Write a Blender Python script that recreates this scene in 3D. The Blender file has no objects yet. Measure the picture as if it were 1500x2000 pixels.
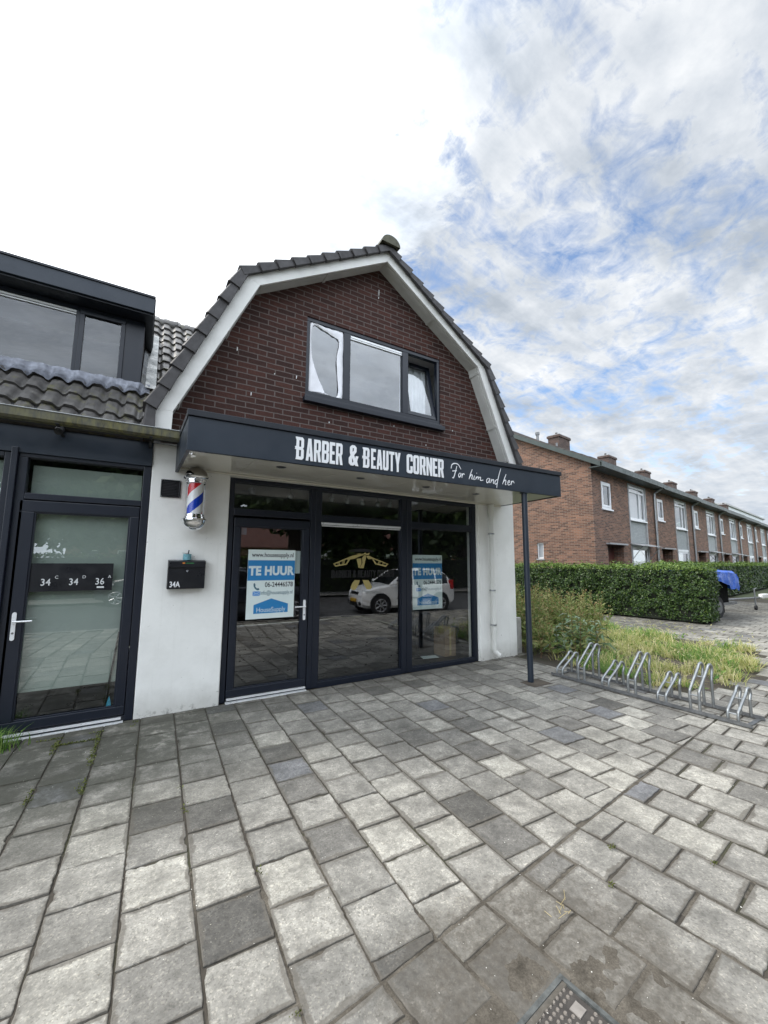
import bpy, math, random
import numpy as np
from mathutils import Vector
random.seed(7); rng = np.random.default_rng(7)
PI = math.pi; R = math.radians
sc = bpy.context.scene
col = sc.collection
BASE = {}

# ---------------------------------------------------------------- node helpers
def newmat(name):
    m = bpy.data.materials.new(name); m.use_nodes = True
    nt = m.node_tree; nt.nodes.clear()
    out = nt.nodes.new('ShaderNodeOutputMaterial')
    return m, nt, out
def nd(nt, typ, **kw):
    n = nt.nodes.new(typ)
    for k, v in kw.items():
        if k in ('operation', 'data_type', 'blend_type', 'feature', 'sky_type', 'noise_dimensions', 'interpolation', 'distance', 'clamp', 'use_clamp', 'sun_disc', 'offset', 'offset_frequency'):
            setattr(n, k, v)
        else:
            n.inputs[k.replace('_', ' ')].default_value = v
    return n
def lk(nt, a, b): nt.links.new(a, b)
def math_(nt, op, a, b=None, clamp=False):
    n = nt.nodes.new('ShaderNodeMath'); n.operation = op; n.use_clamp = clamp
    for i, x in enumerate((a, b)):
        if x is None: continue
        if isinstance(x, (int, float)): n.inputs[i].default_value = x
        else: lk(nt, x, n.inputs[i])
    return n.outputs[0]
def mixc(nt, fac, a, b, mode='MIX'):
    n = nt.nodes.new('ShaderNodeMix'); n.data_type = 'RGBA'; n.blend_type = mode
    for s, x in ((n.inputs[0], fac), (n.inputs[6], a), (n.inputs[7], b)):
        if isinstance(x, (int, float)): s.default_value = x
        elif isinstance(x, (tuple, list)): s.default_value = (*x, 1) if len(x) == 3 else x
        else: lk(nt, x, s)
    return n.outputs[2]
def maprange(nt, v, a, b, c=0.0, d=1.0, smooth=False):
    n = nt.nodes.new('ShaderNodeMapRange'); n.clamp = True
    if smooth: n.interpolation_type = 'SMOOTHSTEP'
    lk(nt, v, n.inputs[0])
    for i, x in enumerate((a, b, c, d)): n.inputs[i + 1].default_value = x
    return n.outputs[0]
def ramp(nt, v, stops, const=False):
    n = nt.nodes.new('ShaderNodeValToRGB')
    if const: n.color_ramp.interpolation = 'CONSTANT'
    el = n.color_ramp.elements
    while len(el) < len(stops): el.new(0.5)
    for e, (p, c) in zip(el, stops):
        e.position = p; e.color = (*c, 1) if len(c) == 3 else c
    if v is not None: lk(nt, v, n.inputs[0])
    return n.outputs[0]
def noise(nt, vec, scale, detail=4, rough=.55, dist=0.0):
    n = nt.nodes.new('ShaderNodeTexNoise')
    n.inputs['Scale'].default_value = scale; n.inputs['Detail'].default_value = detail
    n.inputs['Roughness'].default_value = rough; n.inputs['Distortion'].default_value = dist
    if vec is not None: lk(nt, vec, n.inputs['Vector'])
    return n.outputs[0]
def objc(nt): return nt.nodes.new('ShaderNodeTexCoord').outputs['Object']
def sep(nt, v):
    n = nt.nodes.new('ShaderNodeSeparateXYZ'); lk(nt, v, n.inputs[0]); return n.outputs
def comb(nt, x, y, z):
    n = nt.nodes.new('ShaderNodeCombineXYZ')
    for i, q in enumerate((x, y, z)):
        if isinstance(q, (int, float)): n.inputs[i].default_value = q
        else: lk(nt, q, n.inputs[i])
    return n.outputs[0]
def bump(nt, h, strength, dist=.01):
    n = nt.nodes.new('ShaderNodeBump'); n.inputs['Strength'].default_value = strength; n.inputs['Distance'].default_value = dist
    lk(nt, h, n.inputs['Height']); return n.outputs[0]
def bsdf(nt, out, colr=None, rough=.5, metal=0.0, spec=.5, normal=None, coat=0.0):
    p = nt.nodes.new('ShaderNodeBsdfPrincipled')
    if colr is not None:
        if isinstance(colr, (tuple, list)): p.inputs['Base Color'].default_value = (*colr, 1)
        else: lk(nt, colr, p.inputs['Base Color'])
    if isinstance(rough, (int, float)): p.inputs['Roughness'].default_value = rough
    else: lk(nt, rough, p.inputs['Roughness'])
    p.inputs['Metallic'].default_value = metal; p.inputs['Specular IOR Level'].default_value = spec
    p.inputs['Coat Weight'].default_value = coat; p.inputs['Coat Roughness'].default_value = .05
    if normal is not None: lk(nt, normal, p.inputs['Normal'])
    lk(nt, p.outputs[0], out.inputs[0]); return p
def pbr(name, c, rough=.5, var=.15, vs=6, metal=0.0, spec=.5, bmp=0.0, bs=60, coat=0.0, rvar=.1):
    m, nt, out = newmat(name); v = objc(nt)
    n1 = noise(nt, v, vs, 6, .6)
    f = maprange(nt, n1, .3, .7, 1 - var, 1 + var)
    cc = mixc(nt, 1.0, c, comb(nt, f, f, f), 'MULTIPLY')
    n2 = noise(nt, v, vs * 2.3, 4)
    rr = maprange(nt, n2, .3, .7, max(.02, rough - rvar), min(1, rough + rvar))
    nrm = bump(nt, noise(nt, v, bs, 5, .6), bmp, .01) if bmp else None
    bsdf(nt, out, cc, rr, metal, spec, nrm, coat)
    return m

# ---------------------------------------------------------------- materials
M = {}
M['frame'] = pbr('anthracite_frame', (.009, .0125, .022), .36, .05, 3, spec=.5, rvar=.03)
M['fascia'] = pbr('anthracite_panel', (.019, .027, .04), .42, .08, 2, spec=.45)
M['trim'] = pbr('dark_trim', (.010, .013, .02), .4, .1, 3)
M['black'] = pbr('black_paint', (.006, .007, .01), .35, .15, 5)
M['rubber'] = pbr('rubber', (.012, .012, .013), .7, .2, 9)
M['white_paint'] = pbr('white_paint', (.72, .73, .73), .45, .06, 3, bmp=.05, bs=30)
M['barge'] = pbr('barge_paint', (.72, .715, .69), .5, .1, 2.2, bmp=.15, bs=14)
M['soffit'] = pbr('cream_soffit', (.74, .71, .63), .07, .05, 1.2, spec=.6, rvar=.03)
M['soffit_dull'] = pbr('eaves_board', (.56, .56, .53), .6, .12, 3, bmp=.1, bs=20)
M['alu'] = pbr('bright_aluminium', (.80, .81, .82), .35, .06, 8, metal=.25)
M['chrome'] = pbr('chrome', (.82, .82, .83), .07, .04, 8, metal=1.0, rvar=.03)
M['galv'] = pbr('galvanised_steel', (.35, .365, .37), .42, .2, 22, metal=.85, bmp=.06, bs=90)
M['galv_dark'] = pbr('weathered_steel', (.20, .205, .21), .5, .3, 14, metal=.6, bmp=.1, bs=90)
M['lead'] = pbr('lead_flashing', (.17, .18, .21), .42, .45, 13, metal=.45, bmp=.2, bs=30)
M['zinc'] = pbr('zinc', (.22, .23, .23), .32, .45, 11, metal=.6, bmp=.15, bs=30)
M['pvc'] = pbr('white_pvc', (.70, .70, .66), .35, .06, 3)
M['concrete'] = pbr('concrete_block', (.34, .33, .31), .85, .25, 9, bmp=.4, bs=60)
M['cloth'] = pbr('white_cloth', (.88, .88, .92), .85, .07, 6, bmp=.4, bs=18)
M['gold'] = pbr('gold_vinyl', (.33, .265, .095), .5, .08, 8)
M['vinyl_dark'] = pbr('dark_vinyl', (.003, .003, .004), .5, .1, 8)
M['poster'] = pbr('poster_paper', (.68, .77, .75), .5, .03, 4)
M['poster_blue'] = pbr('poster_blue', (.02, .20, .46), .5, .04, 4)
M['poster_icon'] = pbr('poster_icon', (.10, .28, .62), .5, .04, 4)
M['ink'] = pbr('black_ink', (.01, .012, .02), .5, .05, 4)
M['ink_grey'] = pbr('grey_blue_ink', (.06, .14, .19), .5, .05, 4)
M['white_ink'] = pbr('white_ink', (.62, .72, .74), .5, .03, 4)
M['letter'] = pbr('white_letter', (.80, .81, .83), .4, .03, 4)
M['digit'] = pbr('silver_digit', (.62, .64, .64), .4, .05, 8)
M['tin'] = pbr('blue_tin', (.16, .36, .42), .5, .35, 60, bmp=.1)
M['orange'] = pbr('orange_sticker', (.7, .22, .03), .5, .1, 9)
M['green'] = pbr('green_sticker', (.05, .26, .08), .5, .1, 9)
M['tarp'] = pbr('blue_tarp', (.008, .095, .50), .33, .15, 5, bmp=.5, bs=6)
M['brush_blue'] = pbr('blue_plastic', (.05, .35, .5), .5, .1, 6)
M['card'] = pbr('cardboard', (.30, .21, .13), .8, .12, 6)
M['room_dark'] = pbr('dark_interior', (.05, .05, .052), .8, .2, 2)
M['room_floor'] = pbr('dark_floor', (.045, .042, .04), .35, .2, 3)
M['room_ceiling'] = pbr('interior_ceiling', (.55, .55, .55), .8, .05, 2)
M['blind'] = pbr('white_blind', (.33, .385, .34), .8, .04, 3)
M['asphalt'] = pbr('asphalt', (.075, .075, .078), .85, .25, 5, bmp=.5, bs=120)
M['kerb'] = pbr('kerb_stone', (.33, .32, .30), .85, .2, 5, bmp=.3, bs=50)
M['soil'] = pbr('soil', (.075, .06, .045), .95, .35, 4, bmp=.6, bs=30)
M['bark'] = pbr('bark', (.07, .055, .042), .9, .35, 6, bmp=.8, bs=25)
M['car_white'] = pbr('white_car_paint', (.88, .89, .90), .2, .02, 2, coat=.8, rvar=.03)
M['car_dark'] = pbr('dark_car_paint', (.018, .022, .035), .2, .05, 2, coat=.9, rvar=.03)
M['car_red'] = pbr('red_lamp', (.45, .02, .02), .2, .05, 2)
M['car_glass'] = pbr('car_glass', (.012, .014, .016), .06, .05, 2, spec=.8, rvar=.02)
M['rim'] = pbr('wheel_rim', (.5, .5, .52), .3, .05, 5, metal=.9)
M['lamp_lens'] = pbr('lamp_lens', (.75, .78, .8), .12, .1, 15, spec=.8, rvar=.04)
M['plate_yellow'] = pbr('plate_yellow', (.6, .34, .02), .4, .05, 9)
M['roof_red'] = pbr('red_roof', (.10, .04, .03), .8, .25, 3, bmp=.5, bs=12)
M['roof_far'] = pbr('dark_roof_tiles', (.075, .065, .06), .75, .3, 4, bmp=.6, bs=9)
M['gutter_green'] = pbr('green_gutter', (.045, .06, .055), .5, .12, 4)
M['verge'] = pbr('verge_tile', (.037, .034, .035), .6, .35, 7, bmp=.25, bs=50)
M['sash_white'] = pbr('white_sash', (.78, .79, .80), .4, .04, 4)
M['door_red'] = pbr('red_brown_door', (.11, .035, .028), .5, .15, 4)
M['bldg_white'] = pbr('white_render', (.60, .62, .64), .8, .05, 1)
M['grey_cap'] = pbr('grey_cap', (.36, .36, .36), .8, .2, 5)
M['red_stripe'] = pbr('red_stripe', (.55, .03, .04), .25, .05, 6)

def glass(name, base=.26, tint=(.85, .88, .875), k=1.0):
    m, nt, out = newmat(name)
    tr = nt.nodes.new('ShaderNodeBsdfTransparent'); tr.inputs[0].default_value = (*tint, 1)
    gl = nt.nodes.new('ShaderNodeBsdfGlossy'); gl.inputs['Roughness'].default_value = .004
    gl.inputs[0].default_value = (.96, .98, 1, 1)
    v = objc(nt)
    b = bump(nt, noise(nt, v, 1.4, 2), .012, .05)
    lk(nt, b, gl.inputs['Normal'])
    lw_ = nt.nodes.new('ShaderNodeLayerWeight'); lw_.inputs[0].default_value = .5       # Schlick reflectance, the same from both sides
    f = math_(nt, 'ADD', math_(nt, 'MULTIPLY', math_(nt, 'POWER', lw_.outputs['Facing'], 5.0), k), base, True)
    mx = nt.nodes.new('ShaderNodeMixShader'); lk(nt, f, mx.inputs[0]); lk(nt, tr.outputs[0], mx.inputs[1]); lk(nt, gl.outputs[0], mx.inputs[2])
    lk(nt, mx.outputs[0], out.inputs[0]); return m
M['glass'] = glass('window_glass', .165)
M['glass_up'] = glass('upper_glass', .19)
M['glass_dormer'] = glass('dormer_glass', .10)
M['glass_far'] = glass('far_glass', .08, (.6, .62, .62))
M['tube_glass'] = glass('tube_glass', .02, (.95, .96, .97), .8)

def brick(name, c1, c2, mortar, bw=.21, rh=.0625, ms=.011, rough=.85, bs=.6, axis='xz', patch=None):
    m, nt, out = newmat(name); v = objc(nt); x, y, z = sep(nt, v)
    vec = comb(nt, math_(nt, 'ADD', x, y), z, 0.0)
    w = noise(nt, v, 9, 3); w2 = nt.nodes.new('ShaderNodeVectorMath'); w2.operation = 'ADD'
    wob = math_(nt, 'MULTIPLY', math_(nt, 'SUBTRACT', w, .5), .012)
    lk(nt, vec, w2.inputs[0]); lk(nt, comb(nt, wob, wob, 0.0), w2.inputs[1])
    b = nt.nodes.new('ShaderNodeTexBrick'); lk(nt, w2.outputs[0], b.inputs['Vector'])
    b.inputs['Scale'].default_value = 1; b.inputs['Brick Width'].default_value = bw; b.inputs['Row Height'].default_value = rh
    b.inputs['Mortar Size'].default_value = ms * .5; b.inputs['Mortar Smooth'].default_value = .25; b.inputs['Bias'].default_value = 0
    b.inputs['Color1'].default_value = (0, 0, 0, 1); b.inputs['Color2'].default_value = (1, 1, 1, 1); b.inputs['Mortar'].default_value = (.5, .5, .5, 1)
    n1 = noise(nt, v, 1.3, 5); n2 = noise(nt, v, 45, 4, .7)
    t = math_(nt, 'ADD', math_(nt, 'MULTIPLY', sep(nt, b.outputs[0])[0], .75), math_(nt, 'MULTIPLY', n1, .3), True)
    cb = ramp(nt, t, [(0, c1), (.55, tuple((a + d) / 2 for a, d in zip(c1, c2))), (1, c2)])
    f = maprange(nt, n2, .3, .7, .72, 1.25)
    cb = mixc(nt, 1.0, cb, comb(nt, f, f, f), 'MULTIPLY')
    mo = mixc(nt, noise(nt, v, 6, 4), tuple(q * .75 for q in mortar), tuple(q * 1.2 for q in mortar))
    cc = mixc(nt, b.outputs['Fac'], cb, mo)
    h = math_(nt, 'ADD', math_(nt, 'MULTIPLY', math_(nt, 'SUBTRACT', 1.0, b.outputs['Fac']), 1.0), math_(nt, 'MULTIPLY', n2, .45))
    bsdf(nt, out, cc, rough, 0, .3, bump(nt, h, bs, .008)); return m
M['brick_dark'] = brick('dark_brown_brick', (.030, .0142, .012), (.076, .0300, .0225), (.135, .108, .10), bw=.233, rh=.072, ms=.015, bs=.9)
M['brick_row'] = brick('orange_red_brick', (.060, .036, .030), (.31, .160, .103), (.25, .215, .18), ms=.014)
M['brick_chimney'] = brick('sooty_brick', (.055, .038, .032), (.13, .085, .07), (.12, .105, .095))
M['brick_grey'] = brick('grey_painted_brick', (.33, .35, .35), (.40, .42, .42), (.28, .30, .30), ms=.010)

def stucco():
    m, nt, out = newmat('white_stucco'); v = objc(nt); x, y, z = sep(nt, v)
    n1 = noise(nt, v, 2.2, 6, .6); n2 = noise(nt, v, 55, 6, .65); n3 = noise(nt, v, 17, 5, .7)
    c = mixc(nt, maprange(nt, n1, .35, .7), (.78, .78, .75), (.86, .86, .83))
    pat = math_(nt, 'MULTIPLY', maprange(nt, noise(nt, v, 5, 7, .7), .50, .72), .2)
    c = mixc(nt, pat, c, (.60, .60, .56))
    mps = nt.nodes.new('ShaderNodeMapping'); mps.inputs['Scale'].default_value = (9, 9, .5); lk(nt, v, mps.inputs[0])
    c = mixc(nt, math_(nt, 'MULTIPLY', maprange(nt, noise(nt, mps.outputs[0], 1.6, 5, .6), .58, .75), .16), c, (.50, .50, .46))
    c = mixc(nt, math_(nt, 'MULTIPLY', maprange(nt, math_(nt, 'ADD', z, math_(nt, 'MULTIPLY', noise(nt, v, 8, 6, .7), -.22)), -.06, .16, .42, 0), 1.0), c, (.40, .385, .34))
    low = maprange(nt, z, .0, .09, 1, 0)
    spl = math_(nt, 'MULTIPLY', low, maprange(nt, n3, .52, .66), True)
    c = mixc(nt, math_(nt, 'MULTIPLY', spl, .7), c, (.10, .095, .075))
    speck = math_(nt, 'MULTIPLY', maprange(nt, noise(nt, v, 24, 2), .735, .76), .55)
    c = mixc(nt, speck, c, (.2, .2, .17))
    bsdf(nt, out, c, .85, 0, .25, bump(nt, n2, .28, .006)); return m
M['stucco'] = stucco()

def tile_mat():
    m, nt, out = newmat('concrete_paving'); v = objc(nt); x, y, z = sep(nt, v)
    g = nt.nodes.new('ShaderNodeNewGeometry'); r = g.outputs['Random Per Island']
    base = ramp(nt, r, [(0, (.135, .128, .115)), (.05, (.20, .19, .172)), (.14, (.27, .257, .23)), (.34, (.32, .305, .272)), (.60, (.37, .352, .313)), (.85, (.42, .40, .352)), (.955, (.46, .438, .383)), (.956, (.20, .20, .205)), (1, (.235, .235, .237))])
    # per-tile shifted texture space so every slab has its own pattern
    off = comb(nt, math_(nt, 'MULTIPLY', r, 37.0), math_(nt, 'MULTIPLY', r, 91.0), 0.0)
    va = nt.nodes.new('ShaderNodeVectorMath'); va.operation = 'ADD'; lk(nt, v, va.inputs[0]); lk(nt, off, va.inputs[1]); vv = va.outputs[0]
    n1 = noise(nt, vv, 7, 5, .6); n2 = noise(nt, vv, 160, 3, .7); n3 = noise(nt, vv, 34, 6, .7); n4 = noise(nt, v, 1.1, 4)
    f = maprange(nt, n1, .28, .72, .56, 1.26); c = mixc(nt, 1.0, base, comb(nt, f, f, f), 'MULTIPLY')
    f = maprange(nt, n3, .3, .7, .70, 1.20); c = mixc(nt, 1.0, c, comb(nt, f, f, f), 'MULTIPLY')
    f = maprange(nt, n4, .3, .7, .70, 1.12); c = mixc(nt, 1.0, c, comb(nt, f, f, f), 'MULTIPLY')
    vo = nt.nodes.new('ShaderNodeTexVoronoi'); lk(nt, vv, vo.inputs['Vector']); vo.inputs['Scale'].default_value = 150
    pit = maprange(nt, noise(nt, vv, 48, 3, .6), .66, .72); c = mixc(nt, math_(nt, 'MULTIPLY', pit, .55), c, (.09, .083, .07))
    sp = ramp(nt, sep(nt, vo.outputs['Color'])[0], [(0, (.55, .55, .55)), (.18, (.88, .87, .86)), (.5, (1, 1, 1)), (.86, (1.0, 1.0, 1.0)), (.93, (1.45, 1.42, 1.36))])
    amt = maprange(nt, n1, .3, .7, .35, .95)
    c = mixc(nt, amt, c, mixc(nt, 1.0, c, sp, 'MULTIPLY'))
    # dark lichen / tyre blotches
    bl = math_(nt, 'MULTIPLY', maprange(nt, noise(nt, vv, 9, 6, .75), .60, .74), maprange(nt, noise(nt, v, 2.3, 3), .42, .56))
    c = mixc(nt, math_(nt, 'MULTIPLY', bl, .75), c, (.06, .055, .048))
    # dirt creeping in from the joints in ragged tongues
    ea = nt.nodes.new('ShaderNodeAttribute'); ea.attribute_name = 'edge'
    creep = math_(nt, 'SUBTRACT', math_(nt, 'ADD', math_(nt, 'MULTIPLY', noise(nt, v, 21, 6, .7), .9), math_(nt, 'MULTIPLY', maprange(nt, noise(nt, v, 2.1, 4), .38, .68), .55)), ea.outputs['Fac'])
    creep = maprange(nt, creep, .42, .56)
    c = mixc(nt, math_(nt, 'MULTIPLY', creep, .68), c, mixc(nt, n3, (.075, .067, .055), (.17, .152, .128)))
    # broad grey-brown traffic grime shared by neighbouring slabs
    gr = maprange(nt, noise(nt, v, .9, 7, .68, .6), .53, .68)
    c = mixc(nt, math_(nt, 'MULTIPLY', gr, .38), c, (.10, .093, .08))
    # damp green-black algae plus painted-in shade along the facade foot on the left
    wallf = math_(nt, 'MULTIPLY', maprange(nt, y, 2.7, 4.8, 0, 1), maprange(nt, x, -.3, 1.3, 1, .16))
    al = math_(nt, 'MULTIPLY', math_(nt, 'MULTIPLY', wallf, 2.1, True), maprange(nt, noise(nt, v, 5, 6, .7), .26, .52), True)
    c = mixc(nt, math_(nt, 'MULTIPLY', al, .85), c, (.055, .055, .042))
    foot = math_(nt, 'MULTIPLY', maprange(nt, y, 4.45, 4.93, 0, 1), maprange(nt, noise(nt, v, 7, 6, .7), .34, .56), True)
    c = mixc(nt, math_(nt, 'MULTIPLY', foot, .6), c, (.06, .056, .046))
    # sandy dirt trodden round the utility cover
    dx = math_(nt, 'MULTIPLY', math_(nt, 'SUBTRACT', x, 1.45), 1.0); dy = math_(nt, 'MULTIPLY', math_(nt, 'SUBTRACT', y, 1.12), 1.35)
    d2 = math_(nt, 'SQRT', math_(nt, 'ADD', math_(nt, 'MULTIPLY', dx, dx), math_(nt, 'MULTIPLY', dy, dy)))
    dm = math_(nt, 'ADD', maprange(nt, d2, .25, 1.15, .55, -.42), math_(nt, 'MULTIPLY', noise(nt, v, 6, 6, .7), .85))
    dm = maprange(nt, dm, .40, .66)
    c = mixc(nt, math_(nt, 'MULTIPLY', dm, maprange(nt, noise(nt, v, 26, 6, .7), .35, .65, .50, .92)), c, mixc(nt, n3, (.05, .044, .036), (.145, .127, .103)))
    h = math_(nt, 'ADD', math_(nt, 'MULTIPLY', n2, .6), math_(nt, 'MULTIPLY', n3, 1.0))
    bsdf(nt, out, c, .82, 0, .3, bump(nt, h, .45, .004)); return m
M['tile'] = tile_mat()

def pantile_mat():
    m, nt, out = newmat('mossy_pantile'); v = objc(nt); x, y, z = sep(nt, v)
    r = nt.nodes.new('ShaderNodeNewGeometry').outputs['Random Per Island']
    n1 = noise(nt, v, 11, 6, .65); n2 = noise(nt, v, 70, 4)
    c = mixc(nt, maprange(nt, n1, .3, .7), (.035, .033, .032), (.115, .108, .10))
    c = mixc(nt, math_(nt, 'MULTIPLY', r, .35), c, (.07, .066, .064))
    ms = maprange(nt, noise(nt, v, 6, 5, .7), .56, .68)
    c = mixc(nt, math_(nt, 'MULTIPLY', ms, .6), c, (.13, .125, .035))
    bsdf(nt, out, c, maprange(nt, n1, .3, .7, .30, .55), 0, .6, bump(nt, n2, .25, .005)); return m
M['pantile'] = pantile_mat()
def mossgutter():
    m, nt, out = newmat('mossy_gutter'); v = objc(nt)
    mp = nt.nodes.new('ShaderNodeMapping'); mp.inputs['Scale'].default_value = (1, 1, .25); lk(nt, v, mp.inputs[0])
    n1 = noise(nt, mp.outputs[0], 22, 6, .7); n2 = noise(nt, v, 3, 4)
    c = mixc(nt, maprange(nt, n1, .38, .62), (.035, .033, .024), (.13, .12, .042))
    c = mixc(nt, maprange(nt, n2, .45, .7), c, (.10, .10, .085))
    bsdf(nt, out, c, .6, 0, .4, bump(nt, n1, .3, .006)); return m
M['gutter'] = mossgutter()

def foliage(name, stops, transl=.25, rough=.5):
    m, nt, out = newmat(name)
    r = nt.nodes.new('ShaderNodeNewGeometry').outputs['Random Per Island']
    c = ramp(nt, r, stops)
    p = nt.nodes.new('ShaderNodeBsdfPrincipled'); lk(nt, c, p.inputs['Base Color']); p.inputs['Roughness'].default_value = rough; p.inputs['Specular IOR Level'].default_value = .4
    t = nt.nodes.new('ShaderNodeBsdfTranslucent'); lk(nt, c, t.inputs[0])
    mx = nt.nodes.new('ShaderNodeMixShader'); mx.inputs[0].default_value = transl
    lk(nt, p.outputs[0], mx.inputs[1]); lk(nt, t.outputs[0], mx.inputs[2]); lk(nt, mx.outputs[0], out.inputs[0]); return m
M['hedge_leaf'] = foliage('hedge_leaf', [(0, (.016, .036, .010)), (.5, (.038, .078, .017)), (.85, (.075, .13, .027)), (1, (.13, .19, .045))], .2, .38)
M['hedge_new'] = foliage('hedge_new_leaf', [(0, (.09, .17, .03)), (.5, (.16, .25, .05)), (1, (.26, .34, .09))], .3, .42)
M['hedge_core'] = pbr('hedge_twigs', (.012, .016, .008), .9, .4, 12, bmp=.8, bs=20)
M['tree_leaf'] = foliage('tree_leaf', [(0, (.018, .04, .010)), (.6, (.04, .075, .018)), (1, (.08, .12, .03))])
M['dry_grass'] = foliage('dry_grass', [(0, (.24, .30, .06)), (.3, (.42, .44, .13)), (.65, (.62, .57, .26)), (1, (.72, .64, .40))], .45)
M['green_grass'] = foliage('green_grass', [(0, (.08, .20, .03)), (.6, (.16, .30, .05)), (1, (.28, .38, .09))], .4)
M['weed'] = foliage('weed_stem', [(0, (.07, .10, .03)), (.4, (.14, .15, .05)), (.75, (.22, .15, .07)), (1, (.26, .13, .075))], .3)
M['weed_leaf'] = foliage('thistle_leaf', [(0, (.08, .15, .06)), (.6, (.18, .27, .15)), (1, (.34, .40, .30))], .3, .4)
M['moss'] = foliage('moss', [(0, (.05, .065, .012)), (.6, (.11, .13, .02)), (1, (.17, .19, .04))], .2)
M['straw'] = pbr('straw', (.45, .36, .17), .8, .2, 20)

def stripes():
    m, nt, out = newmat('barber_stripes'); x, y, z = sep(nt, objc(nt))
    a = math_(nt, 'ARCTAN2', math_(nt, 'SUBTRACT', y, 4.765), math_(nt, 'SUBTRACT', x, .478))
    t = math_(nt, 'ADD', math_(nt, 'MULTIPLY', z, 1 / .46), math_(nt, 'MULTIPLY', a, -1 / (2 * PI)))
    fr = math_(nt, 'FRACT', math_(nt, 'ADD', t, .60))
    c = ramp(nt, fr, [(0, (.60, .012, .02)), (.25, (.82, .82, .82)), (.5, (.004, .045, .46)), (.75, (.82, .82, .82))], True)
    bsdf(nt, out, c, .25, 0, .5); return m
M['stripes'] = stripes()

# ---------------------------------------------------------------- mesh helpers
class MB:
    def __init__(s): s.v = []; s.f = []
    def add(s, vs, fs):
        k = len(s.v); s.v += [tuple(map(float, p)) for p in vs]; s.f += [[i + k for i in q] for q in fs]
    def box(s, x0, x1, y0, y1, z0, z1):
        s.add([(x0, y0, z0), (x1, y0, z0), (x1, y1, z0), (x0, y1, z0), (x0, y0, z1), (x1, y0, z1), (x1, y1, z1), (x0, y1, z1)],
              [(0, 3, 2, 1), (4, 5, 6, 7), (0, 1, 5, 4), (1, 2, 6, 5), (2, 3, 7, 6), (3, 0, 4, 7)]); return s
    def quad(s, *p): s.add(p, [tuple(range(len(p)))]); return s
    def prism(s, poly, d0, d1, axis='y'):
        n = len(poly)
        if axis == 'y': mk = lambda p, d: (p[0], d, p[1])
        elif axis == 'z': mk = lambda p, d: (p[0], p[1], d)
        else: mk = lambda p, d: (d, p[0], p[1])
        s.add([mk(p, d0) for p in poly] + [mk(p, d1) for p in poly],
              [tuple(range(n)), tuple(range(2 * n - 1, n - 1, -1))] + [((i + 1) % n, i, n + i, n + (i + 1) % n) for i in range(n)]); return s
    def tube(s, pts, r, n=10, cap=True):
        pts = [Vector(p) for p in pts]; rs = r if isinstance(r, (list, tuple)) else [r] * len(pts)
        rings = []; prev = None
        for i, p in enumerate(pts):
            d = (pts[min(i + 1, len(pts) - 1)] - pts[max(i - 1, 0)]).normalized()
            if prev is None:
                u = d.cross(Vector((0, 0, 1)) if abs(d.z) < .9 else Vector((1, 0, 0))).normalized()
            else:
                u = (prev - d * prev.dot(d)).normalized()
            prev = u; w = d.cross(u)
            rings.append([p + (u * math.cos(2 * PI * k / n) + w * math.sin(2 * PI * k / n)) * rs[i] for k in range(n)])
        vs = [q for rg in rings for q in rg]; fs = []
        for i in range(len(pts) - 1):
            for k in range(n):
                a = i * n + k; b = i * n + (k + 1) % n; fs.append((a, b, b + n, a + n))
        if cap: fs += [tuple(range(n - 1, -1, -1)), tuple(range((len(pts) - 1) * n, len(pts) * n))]
        s.add(vs, fs); return s
    def lathe(s, c, prof, n=24):
        vs = [(c[0] + r * math.cos(2 * PI * k / n), c[1] + r * math.sin(2 * PI * k / n), z) for r, z in prof for k in range(n)]
        fs = [(i * n + k, i * n + (k + 1) % n, (i + 1) * n + (k + 1) % n, (i + 1) * n + k) for i in range(len(prof) - 1) for k in range(n)]
        s.add(vs, fs); return s
    def disc(s, c, ax, r0, depth, n=24, r1=None):
        c = Vector(c); ax = Vector(ax).normalized()
        s.tube([c, c + ax * depth], [r0, r1 if r1 is not None else r0], n); return s
    def frame(s, x0, x1, z0, z1, w, y0, y1):
        s.box(x0, x1, y0, y1, z0, z0 + w).box(x0, x1, y0, y1, z1 - w, z1).box(x0, x0 + w, y0, y1, z0 + w, z1 - w).box(x1 - w, x1, y0, y1, z0 + w, z1 - w); return s

def base_of(p): return BASE.get(p, Vector((0, 0, 0)))
def finish(o, parent, local):
    col.objects.link(o)
    if parent is not None:
        o.parent = parent
        if local: BASE[o] = Vector((0, 0, 0))
        else:
            b = base_of(parent); o.location = Vector(o.location) - b; BASE[o] = Vector(o.location) + b
    else: BASE[o] = Vector(o.location)
    return o
def build(mb, name, mat, parent=None, local=False, smooth=False, bev=0.0, angle=40, recalc=True):
    me = bpy.data.meshes.new(name); me.from_pydata(mb.v, [], mb.f)
    if recalc:
        import bmesh
        bm = bmesh.new(); bm.from_mesh(me); bmesh.ops.recalc_face_normals(bm, faces=bm.faces); bm.to_mesh(me); bm.free()
    me.materials.append(M[mat] if isinstance(mat, str) else mat)
    o = bpy.data.objects.new(name, me)
    if smooth:
        for p in me.polygons: p.use_smooth = True
        try: me.set_sharp_from_angle(angle=R(angle))
        except Exception: pass
    if bev:
        b = o.modifiers.new('bevel', 'BEVEL'); b.width = bev; b.segments = 2; b.limit_method = 'ANGLE'; b.angle_limit = R(40)
    return finish(o, parent, local)
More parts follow.
